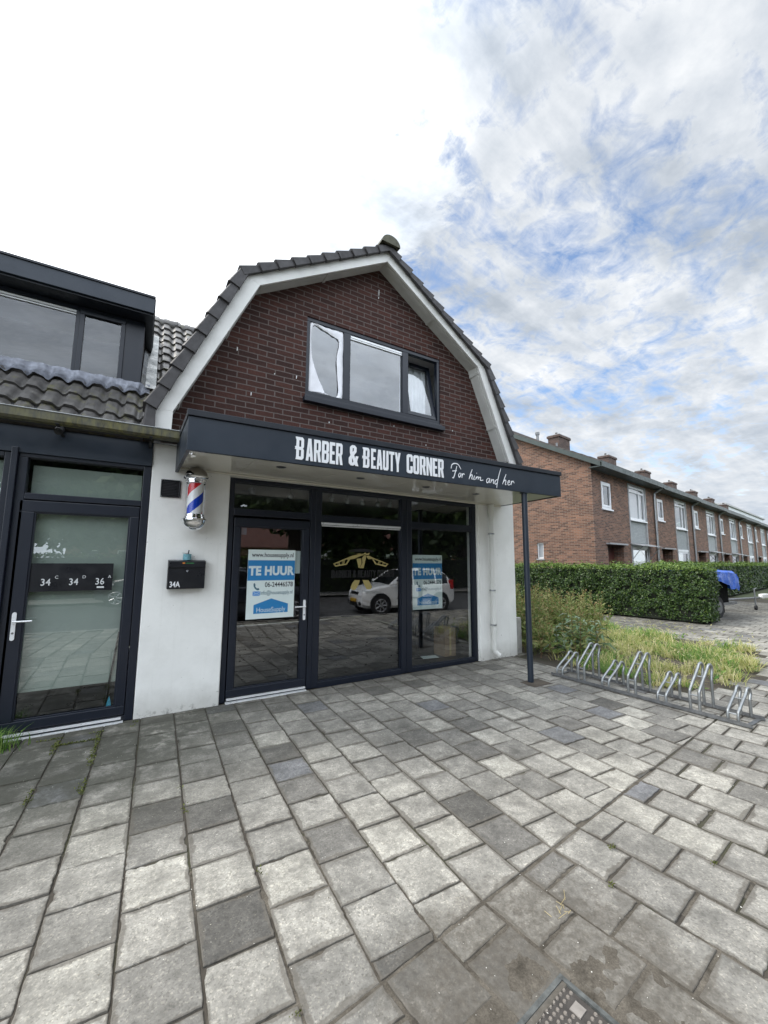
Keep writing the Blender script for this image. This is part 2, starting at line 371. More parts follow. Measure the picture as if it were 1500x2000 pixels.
def npquads(V, name, mat, parent=None, local=False, npoly=4):
    V = np.asarray(V, dtype=np.float32).reshape(-1, 3); n = len(V) // npoly
    idx = np.array([0, 1, 2, 3] if npoly == 4 else [0, 1, 2, 4, 2, 3, 4]); starts = np.array([0] if npoly == 4 else [0, 4])
    L = (np.arange(n)[:, None] * npoly + idx).ravel().astype(np.int32); S = (np.arange(n)[:, None] * len(idx) + starts).ravel().astype(np.int32)
    me = bpy.data.meshes.new(name); me.vertices.add(len(V)); me.vertices.foreach_set('co', V.ravel())
    me.loops.add(len(L)); me.loops.foreach_set('vertex_index', L)
    me.polygons.add(len(S)); me.polygons.foreach_set('loop_start', S)
    me.update(calc_edges=True); me.validate()
    me.materials.append(M[mat]); return finish(bpy.data.objects.new(name, me), parent, local)
def tag(o, label, cat, group=None, kind=None):
    o['label'] = label; o['category'] = cat
    if group: o['group'] = group
    if kind: o['kind'] = kind
    return o
def thing(name, label, cat, loc=(0, 0, 0), rz=0, group=None, kind=None):
    o = bpy.data.objects.new(name, None); o.empty_display_size = .2; col.objects.link(o)
    o.location = loc; o.rotation_euler = (0, 0, rz); BASE[o] = Vector(loc)
    return tag(o, label, cat, group, kind)
def struct(o): o['kind'] = 'structure'; return o
def text(body, name, size, loc, mat, parent, rz=0, xs=1.0, off=0.0, ext=.001, align='LEFT', local=False, space=1.0):
    c = bpy.data.curves.new(name, 'FONT'); c.body = body; c.size = size; c.offset = off; c.extrude = ext; c.align_x = align; c.space_character = space
    c.materials.append(M[mat]); o = bpy.data.objects.new(name, c)
    o.location = loc; o.rotation_euler = (PI / 2, 0, rz); o.scale = (xs, 1, 1)
    return finish(o, parent, local)
def outline(polys, name, mat, loc, parent, rz=0, ext=.003, sx=1.0, sz=1.0):
    c = bpy.data.curves.new(name, 'CURVE'); c.dimensions = '2D'; c.fill_mode = 'BOTH'; c.extrude = ext
    for pl in polys:
        sp = c.splines.new('POLY'); sp.points.add(len(pl) - 1); sp.use_cyclic_u = True
        for q, (x, y) in zip(sp.points, pl): q.co = (x * sx, y * sz, 0, 1)
    c.materials.append(M[mat]); o = bpy.data.objects.new(name, c); o.location = loc; o.rotation_euler = (PI / 2, 0, rz)
    return finish(o, parent, False)
def catmull(p, k=6):
    if len(p) < 3: return p
    P = [p[0]] + list(p) + [p[-1]]; o = []
    for i in range(1, len(P) - 2):
        a, b, c, d = [np.array(q, float) for q in P[i - 1:i + 3]]
        for t in np.linspace(0, 1, k, endpoint=False):
            o.append(tuple(.5 * (2 * b + (c - a) * t + (2 * a - 5 * b + 4 * c - d) * t * t + (3 * b - a - 3 * c + d) * t ** 3)))
    o.append(tuple(p[-1])); return o
def leaves(C, N, size, jit=.35, asp=.55, bend=None):
    """rhombic leaf quads at centres C with normals near N"""
    n = len(C); N = N + rng.normal(0, jit, (n, 3)); N /= np.linalg.norm(N, axis=1)[:, None]
    T = np.cross(N, rng.normal(0, 1, (n, 3))); T /= np.linalg.norm(T, axis=1)[:, None]; B = np.cross(N, T)
    s = (size * rng.uniform(.6, 1.3, n))[:, None]
    return np.stack([C - T * s, C + B * s * asp, C + T * s, C - B * s * asp], 1)
def blades(X, Y, Z, h, lean, w, curl=.5, az=None):
    """grass blades of two quads each"""
    n = len(X); az = rng.uniform(0, 2 * PI, n) if az is None else az; hh = h * rng.uniform(.55, 1.25, n); ln = lean * rng.uniform(.3, 1.4, n) * hh
    d = np.stack([np.cos(az), np.sin(az)], 1); side = np.stack([-d[:, 1], d[:, 0]], 1) * (w * rng.uniform(.6, 1.3, n))[:, None]
    b0 = np.stack([X, Y], 1); m = b0 + d * (ln * .35)[:, None]; t = b0 + d * ln[:, None]
    def P(xy, z): return np.concatenate([xy, z[:, None]], 1)
    z0 = Z; z1 = Z + hh * .6; z2 = Z + hh * (1 - curl * .35)
    return np.stack([P(b0 - side, z0), P(b0 + side, z0), P(m + side * .8, z1), P(t, z2), P(m - side * .8, z1)], 1)

# ================================================================ CAMERA
cam = bpy.data.cameras.new('camera'); co = bpy.data.objects.new('camera', cam); col.objects.link(co)
p_, y_, r_ = R(6.88), R(31.1), R(.366)
fw = Vector((math.sin(y_) * math.cos(p_), math.cos(y_) * math.cos(p_), math.sin(p_))); rt = Vector((math.cos(y_), -math.sin(y_), 0)); up = rt.cross(fw)
rt2 = rt * math.cos(r_) + up * math.sin(r_); up2 = up * math.cos(r_) - rt * math.sin(r_)
from mathutils import Matrix
mt = Matrix((rt2, up2, -fw)).transposed().to_4x4(); mt.translation = Vector((0, 0, 1.6)); co.matrix_world = mt
cam.sensor_fit = 'VERTICAL'; cam.sensor_height = 36; cam.lens = 786 / 2000 * 36; cam.clip_start = .02; cam.clip_end = 2000
sc.camera = co

# ================================================================ GROUND
ST = R(6.3); SU = np.array([math.cos(ST), math.sin(ST)]); SV = np.array([-math.sin(ST), math.cos(ST)])
SEAM0 = np.array([5.065, 1.95])                       # the seam between the forecourt and the street paving
def seam_d(p): return float(np.dot(np.asarray(p) - SEAM0, SV))
GRASS = [(5.80, 5.0), (5.72, 2.62), (6.4, 2.30), (7.5, 2.36), (9.15, 2.72), (9.75, 3.15), (9.95, 4.3), (9.95, 5.35), (10.4, 6.6), (10.6, 8.5), (5.80, 8.5)]
def inpoly(p, poly):
    x, y = p; c = False; j = len(poly) - 1
    for i in range(len(poly)):
        xi, yi = poly[i]; xj, yj = poly[j]
        if (yi > y) != (yj > y) and x < (xj - xi) * (y - yi) / (yj - yi) + xi: c = not c
        j = i
    return c
def clip(poly, n, d):        # keep n.p >= d
    o = []
    for i in range(len(poly)):
        a = np.asarray(poly[i]); b = np.asarray(poly[(i + 1) % len(poly)]); da = a @ n - d; db = b @ n - d
        if da >= 0: o.append(a)
        if (da >= 0) != (db >= 0): o.append(a + (b - a) * da / (da - db))
    return o
def area(p): return .5 * abs(sum(p[i][0] * p[(i + 1) % len(p)][1] - p[(i + 1) % len(p)][0] * p[i][1] for i in range(len(p))))
pav = MB(); EDGE = []
COVER = np.array([1.345, .945]); CH = .195
def lay_tile(poly, near):
    poly = [np.asarray(q, float) for q in poly]
    if len(poly) < 3 or area(poly) < .002: return
    c = sum(poly) / len(poly)
    gap = random.uniform(.0025, .0055) + (.002 if seam_d(c) < 0 else 0)
    # inset every edge
    q = []
    n = len(poly); sgn = 1 if sum(poly[i][0] * poly[(i + 1) % n][1] - poly[(i + 1) % n][0] * poly[i][1] for i in range(n)) > 0 else -1
    if sgn < 0: poly = poly[::-1]
    for i in range(n):
        a, b, d = poly[i - 1], poly[i], poly[(i + 1) % n]
        e1 = b - a; e2 = d - b; l1, l2 = np.linalg.norm(e1), np.linalg.norm(e2)
        if l1 < 1e-4 or l2 < 1e-4: continue
        n1 = np.array([-e1[1], e1[0]]) / l1; n2 = np.array([-e2[1], e2[0]]) / l2
        bis = n1 + n2; bl = max(.3, 1 + float(n1 @ n2))
        q.append(b + bis / bl * gap * (1 + random.uniform(-.3, .5)))
    if len(q) < 3: return
    rot = random.gauss(0, .004)
    q = [c + np.array([(p - c)[0] - rot * (p - c)[1], (p - c)[1] + rot * (p - c)[0]]) for p in q]
    if near:
        o = []
        for i in range(len(q)):
            a, b = q[i], q[(i + 1) % len(q)]; L = np.linalg.norm(b - a); k = max(1, int(L / .022)); nn = np.array([-(b - a)[1], (b - a)[0]]) / max(L, 1e-6)
            chip = random.random() < .10; ck = random.randrange(k); cw = random.uniform(.004, .012)
            rough = random.choice((.0008, .0012, .002, .0035))
            for t in range(k):
                j = abs(random.gauss(0, rough)) if t else random.uniform(.001, .006)
                if chip and abs(t - ck) <= 1: j += cw
                o.append(a + (b - a) * t / k + nn * j)
        q = o
    z0 = random.gauss(0, .0016); tx, ty = random.gauss(0, .0045), random.gauss(0, .0045)
    hz = lambda p, dz: z0 + tx * (p[0] - c[0]) + ty * (p[1] - c[1]) + dz
    m = len(q); ch = .0035
    ins = [p + (c - p) / max(np.linalg.norm(c - p), 1e-6) * ch for p in q]
    core = [p + (c - p) * min(.6, .062 / max(np.linalg.norm(c - p), 1e-6)) for p in q]
    vs = [(*p, hz(p, 0)) for p in ins] + [(*p, hz(p, -ch * .8)) for p in q] + [(*p, -.05) for p in q] + [(*p, hz(p, 0)) for p in core]
    EDGE.extend([0.0] * (3 * m) + [1.0] * m)
    fs = [tuple(range(3 * m, 4 * m))]
    for i in range(m):
        j = (i + 1) % m; fs.append((i, j, 3 * m + j, 3 * m + i)); fs += [(i, m + i, m + j, j), (m + i, 2 * m + i, 2 * m + j, m + j)]
    pav.add(vs, fs)
def skip(c):
    if inpoly(c, GRASS): return True
    if max(abs((c - COVER) @ SU), abs((c - COVER) @ SV)) < CH + .035: return True
    return False
def near_(c): return np.hypot(c[0] - .6, c[1]) < 4.2
# forecourt: 30 cm slabs in running bond, joints square to the shop front
PT = .2985; au = np.array([math.cos(R(-1.9)), math.sin(R(-1.9))]); av = np.array([-au[1], au[0]]); o0 = np.array([.357, 3.089])
for i in range(-20, 20):
    for j in range(-12, 10):
        a = o0 + au * PT * i + av * PT * (j + (.5 if i % 2 else 0))
        poly = [a, a + au * PT, a + (au + av) * PT, a + av * PT]
        poly = clip(poly, SV, SEAM0 @ SV + .002); 
        if len(poly) < 3: continue
        poly = clip(poly, np.array([-1., 0]), -5.56)
        if len(poly) < 3: continue
        poly = clip(poly, np.array([0, -1.]), -4.945)
        if len(poly) < 3: continue
        poly = clip(poly, np.array([0, -1.]), -4.80) if False else poly
        c = sum(poly) / len(poly)
        if not skip(c): lay_tile(poly, near_(c))
# street paving, turned a little with the road
so = np.array([2.44, 1.215])
for i in range(-30, 66):
    for j in range(-10, 26):
        a = so + SU * PT * (i - .0) + SV * PT * (j + (.5 if i % 2 else 0)); mid = a + (SU + SV) * PT * .5
        # running bond with the long joints square to the seam
        if mid[1] > 7.6 or (np.dot(mid - np.array([4.4, -.75]), SV) < -.05): continue
        poly = [a, a + SU * PT, a + (SU + SV) * PT, a + SV * PT]
        if mid[0] < 5.9:
            inleft = mid[0] < 5.56
            if seam_d(mid) > -.25 and inleft:
                poly = clip(poly, -SV, -(SEAM0 @ SV) + .002)
            elif not inleft or seam_d(mid) > 0:
                poly = clip(poly, np.array([1., 0]), 5.565)
            if len(poly) < 3: continue
        c = sum(poly) / len(poly)
        if c[0] < 5.75 and c[1] > 4.9: continue
        if not skip(c): lay_tile(poly, near_(c))
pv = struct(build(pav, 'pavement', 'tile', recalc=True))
at_ = pv.data.attributes.new('edge', 'FLOAT', 'POINT'); at_.data.foreach_set('value', np.array(EDGE, dtype=np.float32))
g = MB().quad((-400, -400, -.06), (400, -400, -.06), (400, 400, -.06), (-400, 400, -.06)); struct(build(g, 'ground', pbr('distant_grass', (.07, .085, .035), .95, .35, .05)))
def joint_mat():
    m, nt, out = newmat('joint_sand'); v = objc(nt)
    n1 = noise(nt, v, 30, 6, .7); n2 = noise(nt, v, 2.2, 4)
    c = mixc(nt, n1, (.035, .030, .025), (.10, .088, .072)); c = mixc(nt, maprange(nt, n2, .5, .7, 0, .5), c, (.05, .06, .02))
    bsdf(nt, out, c, .95, 0, .2, bump(nt, n1, .6, .006)); return m
M['joint'] = joint_mat()
# the joints' sand bed, gently uneven
bed = MB(); xs = np.linspace(-7, 24, 94); ys = np.linspace(-3.2, 9, 50)
vs = [(x, y, -.0085 + random.gauss(0, .0012)) for y in ys for x in xs]
nx = len(xs); bed.add([v for v in vs], [(j * nx + i, j * nx + i + 1, (j + 1) * nx + i + 1, (j + 1) * nx + i) for j in range(len(ys) - 1) for i in range(nx - 1)
     if np.dot(np.array([xs[i], ys[j]]) - np.array([4.4, -.75]), SV) > -.1 and not (ys[j] > 4.9 and xs[i] < 5.7)])
struct(build(bed, 'pavement_bed', 'joint'))
# low drifts of sandy dirt round the utility cover, lying in the sunken slabs
from mathutils import noise as mn
dirt = MB(); NX, NY = 230, 170; xs = np.linspace(.25, 3.5, NX); ys = np.linspace(.35, 2.5, NY)
def dh(x, y):
    d = math.hypot(x - 1.42, (y - 1.02) * 1.25); k = mn.fractal(Vector((x * 4.2, y * 4.2, 3.1)), .8, 2.0, 5); k2 = mn.noise(Vector((x * 45, y * 45, .3)))
    sm = max(0, 1 - abs(seam_d((x, y))) / .16)
    q = np.array([x, y]) - COVER; cvd = max(abs(q @ SU), abs(q @ SV)) - CH
    z = -.0088 + max(0, .0130 - d * .0150) + k * .0062 * max(.35, 1.25 - d) + sm * .0030 + k2 * .0012
    return min(z, .002) if cvd > .01 else -.006
vs = [(x, y, dh(x, y)) for y in ys for x in xs]
def cv_out(x, y): q = np.array([x, y]) - COVER; return max(abs(q @ SU), abs(q @ SV)) > CH - .03
dirt.add(vs, [(j * NX + i, j * NX + i + 1, (j + 1) * NX + i + 1, (j + 1) * NX + i) for j in range(NY - 1) for i in range(NX - 1) if cv_out(xs[i], ys[j])])
def dirt_mat():
    m, nt, out = newmat('sandy_dirt'); v = objc(nt); n1 = noise(nt, v, 9, 6, .7); n2 = noise(nt, v, 140, 4, .7)
    c = mixc(nt, maprange(nt, n1, .35, .65), (.06, .052, .041), (.145, .127, .103)); f = maprange(nt, n2, .3, .7, .7, 1.3)
    c = mixc(nt, 1.0, c, comb(nt, f, f, f), 'MULTIPLY'); bsdf(nt, out, c, .95, 0, .2, bump(nt, n2, .6, .004)); return m
M['dirt'] = dirt_mat()
o = build(dirt, 'sandy_dirt', 'dirt', smooth=True); tag(o, 'brown sandy dirt washed over the slabs round the utility cover', 'dirt', kind='stuff')

# utility cover
u0 = COVER
cv = thing('utility_cover', 'square metal utility cover with studded plate sunk in the paving', 'cover', (*u0, 0), ST)
f = MB().frame(-CH, CH, -CH, CH, .018, 0, 1)
fr = MB(); w = .018
for x0, x1, y0, y1 in ((-CH, CH, -CH, -CH + w), (-CH, CH, CH - w, CH), (-CH, -CH + w, -CH + w, CH - w), (CH - w, CH, -CH + w, CH - w)): fr.box(x0, x1, y0, y1, -.04, .004)
build(fr, 'cover_frame', pbr('cover_frame_steel', (.10, .105, .10), .7, .5, 26, metal=.1, bmp=.2), cv, True)
pl = MB().box(-CH + w + .002, CH - w - .002, -CH + w + .002, CH - w - .002, -.04, -.004)
build(pl, 'cover_plate', pbr('cover_iron', (.055, .048, .042), .75, .3, 25, bmp=.4), cv, True)
stud = MB(); k = 0
for i in range(-9, 10):
    for j in range(-9, 10):
        x, y = i * .0235 + (.0117 if j % 2 else 0), j * .0225
        if abs(x) > CH - .03 or abs(y) > CH - .03: continue
        if abs(x - .02) < .062 and abs(y + .02) < .05: continue
        if abs(x - .13) < .035 and abs(y - .09) < .03: continue
        stud.disc((x, y, -.004), (0, 0, 1), .0075, .004, 8, .0055)
o = build(stud, 'stud_pattern', pbr('worn_stud', (.20, .175, .15), .55, .2, 20), cv, True); o['kind'] = 'stuff'
fr = MB()
for x0, x1, y0, y1 in ((-.035, .075, -.065, -.053), (-.035, .075, .012, .024), (-.035, -.023, -.053, .012), (.063, .075, -.053, .012)): fr.box(x0, x1, y0, y1, -.004, .001)
fr.box(.105, .15, .07, .11, -.004, 0); build(fr, 'socket_trim', pbr('socket_steel', (.26, .235, .21), .6, .2, 20), cv, True)

# road, kerb and far verge behind the viewer (the shop glass mirrors them)
RO = np.array([4.4, -.80])
def strip(d0, d1, z, name, mat, l0=-60, l1=80):
    P = lambda l, d: (*(RO + SU * l + SV * d), z)
    m = MB(); n = 28
    vs = [P(l0 + (l1 - l0) * i / n, d) for d in (d0, d1) for i in range(n + 1)]
    m.add(vs, [(i, i + 1, n + 2 + i, n + 1 + i) for i in range(n)]); return build(m, name, mat)
struct(strip(-6.2, -.1, -.035, 'road', 'asphalt'))
struct(strip(-6.35, -6.2, .06, 'kerb', 'kerb')); struct(strip(-8.4, -6.35, .03, 'footpath', 'kerb')); struct(strip(-13, -8.4, .02, 'verge', 'green_grass')); struct(strip(-60, -13, .0, 'lawn', 'green_grass'))
kb = MB()
kk = lambda l, d, z: (*(RO + SU * l + SV * d), z)
kb.quad(kk(-60, -.1, -.035), kk(80, -.1, -.035), kk(80, -.1, .0), kk(-60, -.1, .0)).quad(kk(-60, -.1, .0), kk(80, -.1, .0), kk(80, .02, .0), kk(-60, .02, .0)); struct(build(kb, 'kerb_edge', 'kerb'))

# ================================================================ BARBER SHOP BUILDING
W = 4.95
SH = thing('barber_shop', 'brick gambrel-gabled shop with white ground floor and dark glazed front', 'shop building', (2.9, W, 0))
APX = (2.872, 6.055); BL = (1.033, 4.951); BR = (4.707, 4.845)
# brick gable with a window opening
wx0, wx1, wz0, wz1 = 1.745, 4.05, 3.76, 4.915
def gable_x(z, left):
    if left:
        if z < 3.17: return .15
        if z < BL[1]: return .15 + (BL[0] - .15) * (z - 3.17) / (BL[1] - 3.17)
        return BL[0] + (APX[0] - BL[0]) * (z - BL[1]) / (APX[1] - BL[1])
    if z < 3.05: return 5.62
    if z < BR[1]: return 5.62 + (BR[0] - 5.62) * (z - 3.05) / (BR[1] - 3.05)
    return BR[0] + (APX[0] - BR[0]) * (z - BR[1]) / (APX[1] - BR[1])
g = MB(); zs = [2.872, 3.05, 3.17, wz0, BR[1], wz1, BL[1], APX[1] - .001]
for a, b in zip(zs[:-1], zs[1:]):
    e = .04                                           # the brick runs on behind the eaves boards
    la, lb, ra, rb = gable_x(a, 1) - e, gable_x(b, 1) - e, gable_x(a, 0) + e, gable_x(b, 0) + e
    if a >= wz0 - 1e-6 and b <= wz1 + 1e-6:
        g.quad((la, W, a), (wx0, W, a), (wx0, W, b), (lb, W, b)); g.quad((wx1, W, a), (ra, W, a), (rb, W, b), (wx1, W, b))
    else: g.quad((la, W, a), (ra, W, a), (rb, W, b), (lb, W, b))
for q in (((wx0, W, wz0), (wx0, W + .12, wz0), (wx0, W + .12, wz1), (wx0, W, wz1)), ((wx1, W, wz0), (wx1, W + .12, wz0), (wx1, W + .12, wz1), (wx1, W, wz1)),
          ((wx0, W, wz1), (wx1, W, wz1), (wx1, W + .12, wz1), (wx0, W + .12, wz1)), ((wx0, W, wz0), (wx1, W, wz0), (wx1, W + .12, wz0), (wx0, W + .12, wz0))): g.quad(*q)
build(g, 'gable_wall', 'brick_dark', SH)
sp_ = MB()
for x, z, l in ((2.87, 5.72, .10), (2.865, 5.60, .03), (.86, 4.20, .05), (1.05, 3.66, .04), (1.62, 4.02, .04), (1.33, 3.98, .015), (3.15, 3.62, .02), (3.75, 3.42, .02), (2.1, 3.48, .02), (4.3, 3.75, .02)):
    sp_.quad((x - .006, W - .002, z - l), (x + .004, W - .002, z - l * .9), (x + .007, W - .002, z), (x - .005, W - .002, z + .004))
o = build(sp_, 'white_specks', 'white_paint', SH, recalc=False); o['kind'] = 'stuff'
# side wall, rendered ground floor
sw = MB().quad((5.66, W + .3, 0), (5.66, 13, 0), (5.66, 13, 3.2), (5.66, W + .3, 3.2)); build(sw, 'side_wall', 'brick_dark', SH)
def pillar(x0, x1, zt):
    m = MB(); nz, nxx = 14, 8
    m.box(x0, x1, W, W + .30, -.05, zt); return build(m, 'pillar', 'stucco', SH, bev=.012)
pillar(.052, .862, 2.86); pillar(4.845, 5.70, 2.62)
m = MB().box(.862, 4.845, W + .005, W + .25, 2.575, 2.64); build(m, 'lintel', 'soffit_dull', SH)
m = MB().box(4.805, 4.845, W + .012, W + .2, 0, 2.575); build(m, 'reveal', 'stucco', SH)
# gambrel eaves: white barge boards, eaves boards, verge tiles, roof
FY = 4.70
outer = [(.076, 2.90), (.078, 3.163), (.918, 4.985), (2.875, 6.168), (4.777, 4.862), (5.47, 3.309), (5.56, 2.95)]
inner = [(.198, 2.90), (.203, 3.166), (1.042, 4.939), (2.872, 6.023), (4.67, 4.845), (5.36, 3.29), (5.43, 2.95)]
for i in range(6):
    gro = lambda o, n_: (o[0] + (o[0] - n_[0]) * .42, o[1] + (o[1] - n_[1]) * .42 if 0 < outer.index(o) < 6 else o[1])      # runs up behind the verge tiles
    a, b, c, d = gro(outer[i], inner[i]), gro(outer[i + 1], inner[i + 1]), inner[i + 1], inner[i]
    build(MB().prism([a, b, c, d], FY, FY + .035), 'barge_board', 'barge', SH, bev=.003)
wall_line = [(.10, 2.90), (.11, 3.17), BL, APX, BR, (5.55, 3.1), (5.62, 2.95)]
for i in range(1, 5):
    a, b = inner[i], inner[i + 1]; p, q = wall_line[i], wall_line[i + 1]
    up_ = .02
    m = MB(); y0, y1 = FY + .035, W + .02
    # boards sit just above the inner edge of the barge board
    a2, b2 = (a[0], a[1] + up_), (b[0], b[1] + up_)
    m.add([(a2[0], y0, a2[1]), (b2[0], y0, b2[1]), (b2[0], y1, b2[1]), (a2[0], y1, a2[1]), (a2[0], y0, a2[1] + .03), (b2[0], y0, b2[1] + .03), (b2[0], y1, b2[1] + .03), (a2[0], y1, a2[1] + .03)],
          [(0, 3, 2, 1), (4, 5, 6, 7), (0, 1, 5, 4), (2, 3, 7, 6), (1, 2, 6, 5), (0, 4, 7, 3)])
    eb = build(m, 'eaves_board', 'soffit_dull', SH)
    # joint cover strips and a long batten
    L = math.hypot(b[0] - a[0], b[1] - a[1]); dx, dz = (b[0] - a[0]) / L, (b[1] - a[1]) / L; nx_, nz_ = dz, -dx
    st = MB()
    for t in (.5,) if i in (2, 3) else (.06, .62):
        cx, cz = a2[0] + dx * L * t, a2[1] + dz * L * t
        pts = [(cx - dx * .02 + nx_ * s, cz - dz * .02 + nz_ * s) for s in (0, .016)] + [(cx + dx * .02 + nx_ * s, cz + dz * .02 + nz_ * s) for s in (.016, 0)]
        st.prism(pts, y0 + .004, W - .002)
    pts = [(a2[0] + dx * .03, a2[1] + dz * .03), (b2[0] - dx * .03, b2[1] - dz * .03), (b2[0] - dx * .03 + nx_ * .010, b2[1] - dz * .03 + nz_ * .010), (a2[0] + dx * .03 + nx_ * .010, a2[1] + dz * .03 + nz_ * .010)]
    st.prism(pts, y0 + .03, y0 + .10)
    build(st, 'cover_strip', 'soffit_dull', eb)
roofline = [(-.06, 2.86), (-.055, 3.20), (.80, 5.06), (2.872, 6.28), (4.90, 4.93), (5.62, 3.33), (5.74, 2.95)]
m = MB()
for i in range(6):
    (x0, z0), (x1, z1) = roofline[i], roofline[i + 1]
    L = math.hypot(x1 - x0, z1 - z0); nx_, nz_ = -(z1 - z0) / L * .05, (x1 - x0) / L * .05
    m.add([(x0 - nx_, FY + .05, z0 - nz_), (x1 - nx_, FY + .05, z1 - nz_), (x1 - nx_, 13, z1 - nz_), (x0 - nx_, 13, z0 - nz_), (x0 - nx_ * .1, FY + .05, z0 - nz_ * .1), (x1 - nx_ * .1, FY + .05, z1 - nz_ * .1), (x1 - nx_ * .1, 13, z1 - nz_ * .1), (x0 - nx_ * .1, 13, z0 - nz_ * .1)],
          [(0, 3, 2, 1), (4, 5, 6, 7), (0, 1, 5, 4)])
roof = build(m, 'roof', 'roof_far', SH)
# overlapping verge tiles
vt = MB()
for i in range(6):
    (x0, z0), (x1, z1) = roofline[i], roofline[i + 1]
    if i >= 3: (x0, z0), (x1, z1) = (x1, z1), (x0, z0)
    L = math.hypot(x1 - x0, z1 - z0); d = np.array([x1 - x0, z1 - z0]) / L
    nrm = np.array([-d[1], d[0]]) if i < 3 else np.array([d[1], -d[0]])
    n = max(1, round(L / .245)); ex = L / n
    for k in range(n):
        a = np.array([x0, z0]) + d * ex * k; tl = ex * 1.06
        up0, up1 = .022 + random.gauss(0, .003), -.012 + random.gauss(0, .002)   # each tile rides on the one below it
        dn = -.122 if i in (1, 4) else -.108
        yy = FY - .045 + random.gauss(0, .004)
        A, B = a - d * .012, a + d * tl
        P0, P1, P2, P3 = A + nrm * up0, B + nrm * up1, B + nrm * (dn + .012), A + nrm * dn
        if i in (0,): P2 = P2 + np.array([0.0, 0]); 
        # hanging leaf (front) and the top roll running back
        rnd = .02
        ya_, yb_ = yy - .030, yy - .006
        Q = [P0 - nrm * rnd, P1 - nrm * rnd, P2, P3]
        vt.add([(Q[0][0], ya_, Q[0][1]), (Q[1][0], yb_, Q[1][1]), (Q[2][0], yb_, Q[2][1]), (Q[3][0], ya_, Q[3][1]), *[(q_[0], yy + .03, q_[1]) for q_ in Q]],
               [(0, 1, 2, 3), (7, 6, 5, 4), (0, 4, 5, 1), (1, 5, 6, 2), (2, 6, 7, 3), (3, 7, 4, 0)])
        T0, T1 = A + nrm * up0, B + nrm * up1; y0, y1 = yy - .012 + .014, 4.98
        vt.add([(*[(A + nrm * (up0 - rnd))[0]], ya_, (A + nrm * (up0 - rnd))[1]), ((B + nrm * (up1 - rnd))[0], yb_, (B + nrm * (up1 - rnd))[1]),
                (T0[0], y0, T0[1]), (T1[0], y0, T1[1]), (T0[0], y1, T0[1]), (T1[0], y1, T1[1]),
                ((A + nrm * (up0 - .03))[0], y1, (A + nrm * (up0 - .03))[1]), ((A + nrm * (up0 - .03))[0], yy + .02, (A + nrm * (up0 - .03))[1])],
               [(0, 1, 3, 2), (2, 3, 5, 4), (2, 4, 6, 7, 0)])
build(vt, 'verge_tiles', 'verge', roof, bev=.004)
# corrugated edge of the right roof slope seen against the sky, ridge tiles
rg = MB(); rr = .145
for k in range(18):
    y0 = FY - .10 + k * .42
    pr = [(2.872 + (rr + (.012 if e == 0 else 0)) * math.cos(t), 6.235 + (rr + .0) * math.sin(t) * .95) for e in (0,) for t in np.linspace(0, PI, 13)]
    pr2 = [(2.872 + (rr - .02) * math.cos(t), 6.235 + (rr - .02) * math.sin(t) * .95) for t in np.linspace(PI, 0, 13)]
    rg.prism(pr + pr2, y0, y0 + .44)
    if k == 0: rg.prism(pr, y0 - .006, y0 + .03)
build(rg, 'ridge_tiles', pbr('mossy_ridge', (.075, .072, .045), .7, .35, 12, bmp=.3), roof, smooth=True, angle=50)

# upper window
UW = build(MB().box(wx0, wx1, W + .015, W + .085, wz1 - .055, wz1).box(wx0, wx1, W + .015, W + .085, wz0, wz0 + .10).box(wx0, wx0 + .052, W + .015, W + .085, wz0 + .1, wz1 - .055)
           .box(wx1 - .055, wx1, W + .015, W + .085, wz0 + .1, wz1 - .055).box(2.305, 2.415, W + .015, W + .085, wz0 + .1, wz1 - .055).box(3.318, 3.425, W + .015, W + .085, wz0 + .1, wz1 - .055), 'upper_window', 'frame', SH, bev=.004)
def pane(x0, x1, z0, z1, y, par, mat='glass', t=.006): return build(MB().quad((x0, y, z0), (x1, y, z0), (x1, y, z1), (x0, y, z1)), 'pane', mat, par, recalc=False)
pane(wx0 + .052, 2.305, wz0 + .1, wz1 - .055, W + .05, UW, 'glass_up'); pane(2.415, 3.318, wz0 + .1, wz1 - .055, W + .05, UW, 'glass_up')
build(MB().box(2.42, 3.314, W + .028, W + .049, 4.822, 4.852).box(2.42, 3.314, W + .030, W + .049, 4.797, 4.812), 'vent_strip', 'alu', UW)
build(MB().box(1.715, 4.085, W - .075, W + .02, wz0 - .075, wz0 - .004).box(1.735, 4.065, W - .03, W + .014, wz0 - .004, wz0 + .03), 'sill', 'frame', UW, bev=.006)
# right light stands open, tilted inward at the top
tl = R(11); ax0, ax1, az0, az1 = 3.43, 3.99, wz0 + .11, wz1 - .06
def tilt(p):
    x, y, z = p; dz = z - az0; yy = y - (W + .05); return (x, W + .05 + yy * math.cos(tl) + dz * math.sin(tl), az0 + dz * math.cos(tl) - yy * math.sin(tl))
m = MB().frame(ax0, ax1, az0, az1, .06, W + .03, W + .08); m.v = [tilt(p) for p in m.v]; build(m, 'tilted_sash', 'frame', UW, bev=.003)
m = MB().quad((ax0 + .06, W + .05, az0 + .06), (ax1 - .06, W + .05, az0 + .06), (ax1 - .06, W + .05, az1 - .06), (ax0 + .06, W + .05, az1 - .06)); m.v = [tilt(p) for p in m.v]; build(m, 'pane', 'glass_up', UW, recalc=False)
# curtain behind the tilted light: hanging folds
cu = MB(); n = 46
for i in range(n):
    x0, x1 = 3.44 + .52 * i / n, 3.44 + .52 * (i + 1) / n
    f = lambda x: W + .30 + .018 * math.sin(x * 95) + .012 * math.sin(x * 41 + 1)
    cu.quad((x0, f(x0), 3.86), (x1, f(x1), 3.86), (x1, f(x1), 4.85), (x0, f(x0), 4.85))
build(cu, 'curtain', 'cloth', UW, smooth=True)
